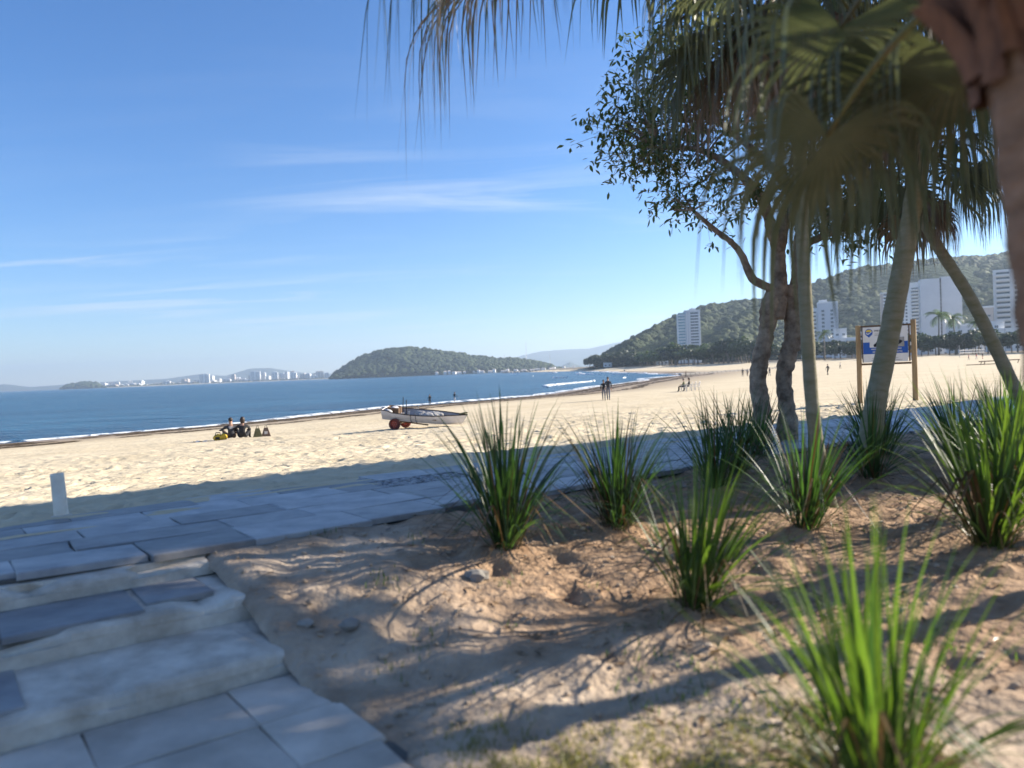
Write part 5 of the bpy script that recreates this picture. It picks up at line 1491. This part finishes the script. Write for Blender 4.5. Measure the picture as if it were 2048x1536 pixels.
# 4: tower at the right edge
Y = 480
T = empty('apartment_tower', (.662 * Y, Y, 1.5), R(-32)); tag(T, 'white apartment tower with window columns at the right edge of the view', 'building', 'apartment towers along the far beach')
block(T, 0, 27, 16, 0, 50, M_BWHITE); parapet(T, 0, 27, 16, 50, M_BWHITE)
for xx in (-13.2, -3.6, 2.6, 8.8): MB().box((xx, -.45, 25), (.8, .9, 50)).obj('pilaster', M_BWHITE, T)
for k in range(15):
    zz = 3.6 + 3.1 * k
    link('balcony', balcony_mesh(8.2, 1.4, 1.05, False), T, (-8.4, 0, zz))
    for xx in (-.5, 5.7, 11.2): link('window', window_mesh(3.4, 1.7), T, (xx, 0, zz + 1.4))
# low buildings between the towers
def low_house(label, x, y, rz, w, d, h, material, upper=None, floors=2):
    t = empty('beach_house', (x, y, 1.2), R(rz)); tag(t, label, 'building', 'low buildings behind the trees')
    block(t, 0, w, d, 0, h, material); parapet(t, 0, w, d, h, M_BWHITE)
    if upper: block(t, upper[0], upper[1], d * .6, h, h + upper[2], material, 2, 'upper_storey'); parapet(t, upper[0], upper[1], d * .6, h + upper[2], M_BWHITE, 2)
    n = int(w / 4)
    for f in range(floors):
        for i in range(n): link('window', window_mesh(1.8, 1.4), t, (-w / 2 + w * (i + .5) / n, 0, 2 + f * h / floors))
    if upper:
        for i in range(max(1, int(upper[1] / 4))): link('window', window_mesh(1.6, 1.3), t, (upper[0] - upper[1] / 2 + upper[1] * (i + .5) / max(1, int(upper[1] / 4)), 2.0, h + upper[2] * .5))
    return t
low_house('low white building with a flat roof left of the sign', .437 * 520, 520, -20, 19, 10, 12.5, M_BWHITE, (-4, 8, 6.5), 3)
low_house('cream stepped building left of the right edge tower', .612 * 470, 470, -30, 17, 10, 17, M_BPINK, (1.5, 10, 10), 4)
low_house('low grey building behind the coconut palms', .59 * 430, 430, -30, 18, 9, 15, M_BGREY, None, 3)
low_house('white three storey building right of the slim green palm', .452 * 455, 455, -20, 13, 9, 10, M_BPINK, (2, 6, 4), 3)
low_house('grey flat roofed building under the blank tower wall', .535 * 455, 455, -26, 22, 9, 9, M_BGREY, None, 2)
low_house('white low building at the foot of the right edge tower', .64 * 400, 400, -32, 16, 9, 11, M_BWHITE, (-3, 7, 4), 3)
low_house('small white house among the trees below the slim tower', .196 * 760, 760, -10, 12, 8, 5, M_BWHITE, None, 1)
low_house('small white kiosk at the back of the far beach', .125 * 850, 850, -5, 9, 6, 4, M_BWHITE, None, 1)
# unseen building outside the frame, shaped so its shadow lies over the promenade
hx, hy = uv(59.3, -10)
T = empty('shading_building', (hx, hy, -.62), PROM_ROT + math.pi); tag(T, 'unseen white building outside the frame, shaped to cast shade over the promenade', 'building')
fp = [(-12.8, 0), (12.2, 0), (-1.03, 4.55), (-26.03, 4.55)]      # skewed plan: side walls follow the sun to shape the shadow
mb = MB(); mb.add([(a, b, 0) for a, b in fp] + [(a, b, 32.6) for a, b in fp], [(0, 1, 5, 4), (1, 2, 6, 5), (2, 3, 7, 6), (3, 0, 4, 7), (4, 5, 6, 7)]); mb.obj('wall', M_BWHITE, T)
for k in range(9):
    for i in range(5): link('balcony', balcony_mesh(3.6, 1.0, 1.05, False), T, (-10.3 + 4.9 * i, 0, 3.4 + 3.1 * k))

# ------------------------------------------------------------------ trees along the far promenade
def leafy(seed, r_, hz, n, fs, nlobe=7):
    rg = np.random.default_rng(seed); V, F_ = [], []
    lob = [(rg.normal(0, .45, 3) * np.array([1, 1, .5]), rg.uniform(.45, .75)) for _ in range(nlobe)]
    for i in range(n):
        c, rr2 = lob[rg.integers(nlobe)]
        d = rg.normal(0, 1, 3); d /= np.linalg.norm(d); p = (c + d * rr2 * rg.uniform(.75, 1.05)) * np.array([r_, r_, hz])
        a = rg.normal(0, 1, 3); a /= np.linalg.norm(a); nrm = d + .6 * rg.normal(0, 1, 3); nrm /= np.linalg.norm(nrm)
        a = np.cross(nrm, a); a /= np.linalg.norm(a) + 1e-9; b = np.cross(nrm, a); s1, s2 = fs * rg.uniform(.6, 1.3), fs * rg.uniform(.4, .9)
        k = len(V); V += [p - a * s1, p - b * s2, p + a * s1, p + b * s2]; F_.append((k, k + 1, k + 2, k + 3))
    return np.array(V), F_
TREE_ME = []
for k in range(5):
    V, F_ = leafy(200 + k, 3.6, 2.5, 900, .55)
    TREE_ME.append((mesh_np('crown', V, F_, [M_CROWN if k < 2 else M_CROWND]), k))
TRK = []
for k in range(3):
    mb = MB(); rr = random.Random(k); mb.tube([(0, 0, -.3), (.1, 0, 1.6), (.3, .1, 3.2), (.4, .1, 4.6)], [.26, .2, .16, .08], 8)
    for j in range(5):
        a = rr.uniform(0, 6.28); mb.tube([(.2, .05, 2 + .3 * j), (.2 + 1.1 * math.cos(a), .05 + 1.1 * math.sin(a), 3.6 + .2 * j), (.2 + 2.0 * math.cos(a), 2.0 * math.sin(a), 4.6 + .2 * j)], [.11, .07, .03], 6)
    TRK.append(mb.me('trunk', M_STEM))
COCO = []
for k in range(4):
    rg = np.random.default_rng(400 + k); V, F_ = [], []
    for j in range(20):
        az = j * 2.4 + rg.uniform(-.2, .2); el = rg.uniform(-.35, 1.2); p = np.zeros(3); ln = rg.uniform(2.6, 3.4); st = 9
        th = el
        for i in range(st):
            t0 = i / st
            d = np.array([math.cos(az) * math.cos(th), math.sin(az) * math.cos(th), math.sin(th)]); q = p + d * ln / st
            sd = np.array([-math.sin(az), math.cos(az), 0]); lw = .62 * math.sin(math.pi * min(.97, t0 * .85 + .12)) + .06
            for s_ in (-1, 1):
                for f in (0, .5):    # separate leaflets with gaps between them
                    b = p + (q - p) * f; e = b + (q - p) * .34
                    tip = b + (q - p) * 1.0 + sd * s_ * lw + np.array([0, 0, -.42 * lw])
                    kx = len(V); V += [b, e, tip + (q - p) * .12, tip]; F_.append((kx, kx + 1, kx + 2, kx + 3))
            p = q; th -= .19 + .05 * t0
    COCO.append(mesh_np('crown', V, F_, [M_COCO]))
CTR = []
for k in range(3):
    rr = random.Random(50 + k); b = rr.uniform(-.8, .8); mb = MB(); mb.sm = True
    mb.tube([(0, 0, -.3), (b * .1, 0, 2), (b * .45, b * .2, 5), (b, b * .3, 8)], [.24, .17, .14, .11], 8); CTR.append((mb.me('trunk', M_STEM), b))
def far_tree(x, y, z, h, kind, label, group, rr):
    t = empty('coconut_palm' if kind == 'c' else 'beach_tree', (x, y, z), rr.uniform(0, 6.28)); tag(t, label, 'palm tree' if kind == 'c' else 'tree', group)
    if kind == 'c':
        tm, b = rr.choice(CTR); s_ = h / 10.0; t.scale = (s_, s_, s_)
        link('trunk', tm, t); link('crown', rr.choice(COCO), t, (b, b * .3, 8))
    else:
        s_ = h / 6.6; t.scale = (s_, s_, s_)
        k = (0, 1) if kind == 'l' else (2, 3, 4)
        link('trunk', rr.choice(TRK), t); link('crown', TREE_ME[rr.choice(k)][0], t, (.3, .1, 4.6), (0, 0, rr.uniform(0, 6)), (rr.uniform(.9, 1.25), rr.uniform(.9, 1.25), rr.uniform(.8, 1.1)))
rr = random.Random(99)
GA, GB, GC = 'trees in the dense row behind the far beach', 'coconut palms in the row behind the far beach', 'trees in front of the towers'
for i in range(40):
    a = .100 + .225 * (i + rr.uniform(0, .8)) / 40; yb = np.interp(a, [.09, .125, .15, .19, .24, .33], [930, 850, 800, 680, 600, 470]) + rr.uniform(6, 60)
    h = rr.uniform(11, 18)
    far_tree(a * yb, yb, .3, h, 'd' if rr.random() < .5 else 'l', 'broad green tree in the dense row below the hill behind the far beach', GA, rr)
for i in range(34):
    a = .112 + .21 * (i + rr.uniform(0, .9)) / 34; yb = np.interp(a, [.09, .125, .15, .19, .24, .33], [930, 850, 800, 680, 600, 470]) + rr.uniform(2, 30)
    far_tree(a * yb, yb, .3, rr.uniform(10, 16.5), 'c', 'coconut palm in the row below the hill behind the far beach', GB, rr)
for i in range(34):
    a = .35 + .36 * (i + rr.uniform(0, .8)) / 34; yb = np.interp(a, [.33, .45, .55, .70], [470, 385, 350, 296]) + rr.uniform(4, 46)
    far_tree(a * yb, yb, .35, rr.uniform(7.5, 11), 'd', 'dark spreading tree in the row in front of the towers', GC, rr)
for a, yb, h, lab in ((.5555, 372, 24, 'tall coconut palm before the blank grey wall, left one'), (.5775, 378, 22.5, 'tall coconut palm before the blank grey wall, right one'), (.603, 360, 18, 'dark coconut palm rising over the trees before the grey building'), (.4075, 400, 17, 'coconut palm before the block behind the slim green palm')):
    far_tree(a * yb, yb, .35, h, 'c', lab, None, rr)
# big lighter shrub in front of the slim tower
for a, yb, h, k, lab in ((.262, 575, 15, 'l', 'large pale green tree at the foot of the slim tower, right side'), (.283, 560, 14, 'l', 'large pale green tree right of the slim tower base'), (.215, 660, 17, 'l', 'tall green tree left of the slim tower base'), (.236, 590, 12, 'd', 'dark tree directly in front of the slim tower base')):
    far_tree(a * yb, yb, .3, h, k, lab, None, rr)
# low stone groynes running up the far beach
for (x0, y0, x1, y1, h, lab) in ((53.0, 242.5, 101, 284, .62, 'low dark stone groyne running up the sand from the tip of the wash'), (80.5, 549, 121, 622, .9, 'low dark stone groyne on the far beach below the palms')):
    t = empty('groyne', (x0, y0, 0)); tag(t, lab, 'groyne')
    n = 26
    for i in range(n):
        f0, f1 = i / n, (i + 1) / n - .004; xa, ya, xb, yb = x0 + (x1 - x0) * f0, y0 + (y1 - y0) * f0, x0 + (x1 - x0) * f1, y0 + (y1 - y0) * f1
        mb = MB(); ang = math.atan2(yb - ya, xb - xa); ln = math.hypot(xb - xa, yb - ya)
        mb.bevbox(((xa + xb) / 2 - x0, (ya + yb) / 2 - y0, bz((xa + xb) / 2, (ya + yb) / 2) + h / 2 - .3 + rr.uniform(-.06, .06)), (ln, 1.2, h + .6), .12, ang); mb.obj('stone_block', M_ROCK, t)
# lamp posts
for x, y, h, lab in ((.642 * 330, 330, 13, 'street lamp post in front of the right edge tower'), (.611 * 345, 345, 24, 'tall pole beside the cream stepped building')):
    t = empty('street_lamp', (x, y, .3)); tag(t, lab, 'lamp post'); MB().tube([(0, 0, 0), (0, 0, h)], [.16, .09], 8).obj('pole', M_STEEL, t)
    MB().tube([(0, 0, h), (-.6, 0, h + .3), (-1.6, 0, h + .35)], .06, 6).obj('arm', M_STEEL, t); MB().box((-1.7, 0, h + .3), (.8, .3, .14)).obj('lamp_head', M_STEEL, t)

# ------------------------------------------------------------------ breakwater, masts and houses across the bay
rg = np.random.default_rng(77)
bwk = MB()
for i in range(260):
    t = rg.random(); a = -.012 + t * .085; y = 1500 + rg.normal(0, 3) + 60 * t
    r_ = rg.uniform(1.4, 2.8); bwk.blob((a * y, y, SEA_Z + rg.uniform(.2, 2.6)), (r_ * 1.3, r_, r_ * .8), int(i), 1, .25)
tag(bwk.obj('breakwater', M_ROCK), 'long low breakwater of dark boulders in front of the headland', 'breakwater')
hm = []
for k in range(3):
    mb = MB(); w, d, h = ((11, 8, 5), (16, 9, 4), (8, 8, 7))[k]
    mb.box((0, 0, h / 2), (w, d, h)); mb.cur = 1
    mb.add([(-w / 2 - .4, -d / 2 - .4, h), (w / 2 + .4, -d / 2 - .4, h), (w / 2 + .4, d / 2 + .4, h), (-w / 2 - .4, d / 2 + .4, h), (-w / 2 + 1, 0, h + 2.2), (w / 2 - 1, 0, h + 2.2)], [(0, 1, 5, 4), (1, 2, 5), (2, 3, 4, 5), (3, 0, 4)])
    mb.cur = 2
    for xx in (-w * .28, w * .28): mb.box((xx, -d / 2 - .03, h * .5), (1.8, .1, 1.6))
    hm.append(mb.me('house', M_BWHITE, M_BPINK, M_GLASS))
rr = random.Random(12)
for i in range(24):
    a = -.10 + .185 * (i + rr.uniform(0, .8)) / 24; y = 2215 + rr.uniform(0, 45)
    o = link('waterfront_house', rr.choice(hm), None, (a * y, y, SEA_Z + .8), (0, 0, rr.uniform(-.4, .4)), (1, 1, rr.uniform(.9, 1.3)))
    tag(o, 'small white house on the waterfront at the foot of the headland', 'house', 'waterfront houses at the headland')
for a, y, z, h, lab in ((.020, 2440, 26, 62, 'tall thin mast on the right shoulder of the headland'), (.0505, 2440, 8, 42, 'thin mast right of the tall mast on the headland'), (-.0085, 2440, 30, 24, 'short mast on the crest of the headland')):
    t = empty('radio_mast', (a * y, y, z)); tag(t, lab, 'mast')
    mb = MB()
    for k in range(3): mb.tube([(1.3 * math.cos(k * 2.09), 1.3 * math.sin(k * 2.09), 0), (.35 * math.cos(k * 2.09), .35 * math.sin(k * 2.09), h)], .28, 5)
    for j in range(10):
        zz = h * j / 10; s_ = 1.3 - .95 * j / 10
        for k in range(3): mb.tube([(s_ * math.cos(k * 2.09), s_ * math.sin(k * 2.09), zz), ((s_ - .09) * math.cos(k * 2.09 + 2.09), (s_ - .09) * math.sin(k * 2.09 + 2.09), zz + h / 10)], .14, 4)
    mb.obj('lattice', M_STEEL, t); MB().tube([(0, 0, h), (0, 0, h + 5)], .2, 5).obj('antenna', M_STEEL, t)

# ------------------------------------------------------------------ far town
tm = []
for k, (w, d, h) in enumerate(((34, 24, 52), (26, 22, 38), (44, 24, 26), (22, 20, 66), (40, 28, 16), (60, 26, 60), (18, 16, 9))):
    mb = MB(); mb.box((0, 0, h / 2), (w, d, h)); mb.box((w * .1, 0, h + 2), (w * .35, d * .4, 4)); mb.cur = 1
    for f in range(int(h / 6)):
        for xx in (-w * .26, w * .22): mb.box((xx, -d / 2 - .1, 4 + f * 6), (w * .34, .4, 2.4))
        mb.box((-w / 2 - .1, 0, 4 + f * 6), (.4, d * .6, 2.4))
    tm.append([mb.me('town_building', c, M_GLASS) for c in (M_BWHITE, M_BPINK, M_BGREY)])
rr = random.Random(31)
yy_ = lambda a: np.interp(a, [-.56, -.50, -.45, -.40, -.35, -.30, -.25, -.20], [4350, 4500, 4700, 4800, 4800, 4700, 4500, 4300])
GT = 'buildings of the far town'
for i in range(120):
    a = -.545 + .305 * (i + rr.uniform(-.5, 1.2)) / 120
    p = (a + .545) / .305
    kind = rr.choices([6, 4, 2, 1, 0, 3], weights=[5 * (1.2 - p), 4 * (1.1 - p), 2, 1 + 2 * p, .2 + 3.0 * p ** 2, .05 + 2.2 * p ** 3])[0]
    y = float(yy_(a)) + 95 + rr.uniform(0, 260)
    o = link('town_building', rr.choice(tm[kind]), None, (a * y, y, SEA_Z + 4), (0, 0, rr.uniform(-.5, .5)), (1, 1, rr.uniform(.55, .9)))
    tag(o, 'pale high-rise building in the far town across the bay' if kind in (0, 1, 3) else 'low pale building in the far town across the bay', 'building', GT + (' high' if kind in (0, 1, 3) else ' low'))
for a, kind, s_, lab in ((-.3985, 5, .95, 'widest white block standing apart in the middle of the far town'), (-.3325, 5, 1.0, 'wide white block left of the tall towers of the far town'), (-.307, 0, 1.0, 'white tower right of the wide white block in the far town')):
    y = float(yy_(a)) + 110
    tag(link('town_building', tm[kind][0], None, (a * y, y, SEA_Z + 4), (0, 0, .2), (1, 1, s_)), lab, 'building')
# trees of the town front
rg = np.random.default_rng(90); Vs, Fs, b = [], [], 0
for i in range(360):
    a = -.54 + .30 * rg.random(); y = float(yy_(a)) + rg.uniform(60, 220); r_ = rg.uniform(5, 10)
    V, F2 = _ICO[rg.integers(6)]
    Vs.append(V * r_ * np.array([1.3, 1, .8]) + np.array([a * y, y, SEA_Z + 4])); Fs.append(F2 + b); b += len(V)
o = stuff(link('town_trees', mesh_np('town_trees', np.concatenate(Vs), np.concatenate(Fs), [M_FOREST], smooth=True))); tag(o, 'dark line of trees between the buildings of the far town', 'trees')

# unseen tree added out of frame to shade the bank beside the steps
V, F_ = leafy(909, 1.75, 1.35, 9000, .09, 9)
t = empty('shade_tree', (8.3, 6.9, -.35)); tag(t, 'unseen broadleaf tree added outside the right edge to shade the bed beside the steps', 'tree')
mb = MB(); mb.sm = True; mb.tube([(0, 0, 0), (.05, 0, 1.5), (-.05, .05, 3.0), (0, 0, 4.6)], [.16, .13, .11, .05], 10, lump=.06)
for j in range(6):
    a = j * 1.05; mb.tube([(0, 0, 2.9 + .2 * j), (.6 * math.cos(a), .6 * math.sin(a), 3.7 + .2 * j), (1.2 * math.cos(a), 1.2 * math.sin(a), 4.3 + .15 * j)], [.06, .04, .02], 6)
mb.obj('trunk', M_BARK, t)
stuff(link('foliage', mesh_np('foliage', V, F_, [M_CROWND]), t, (0, 0, 5.85)))
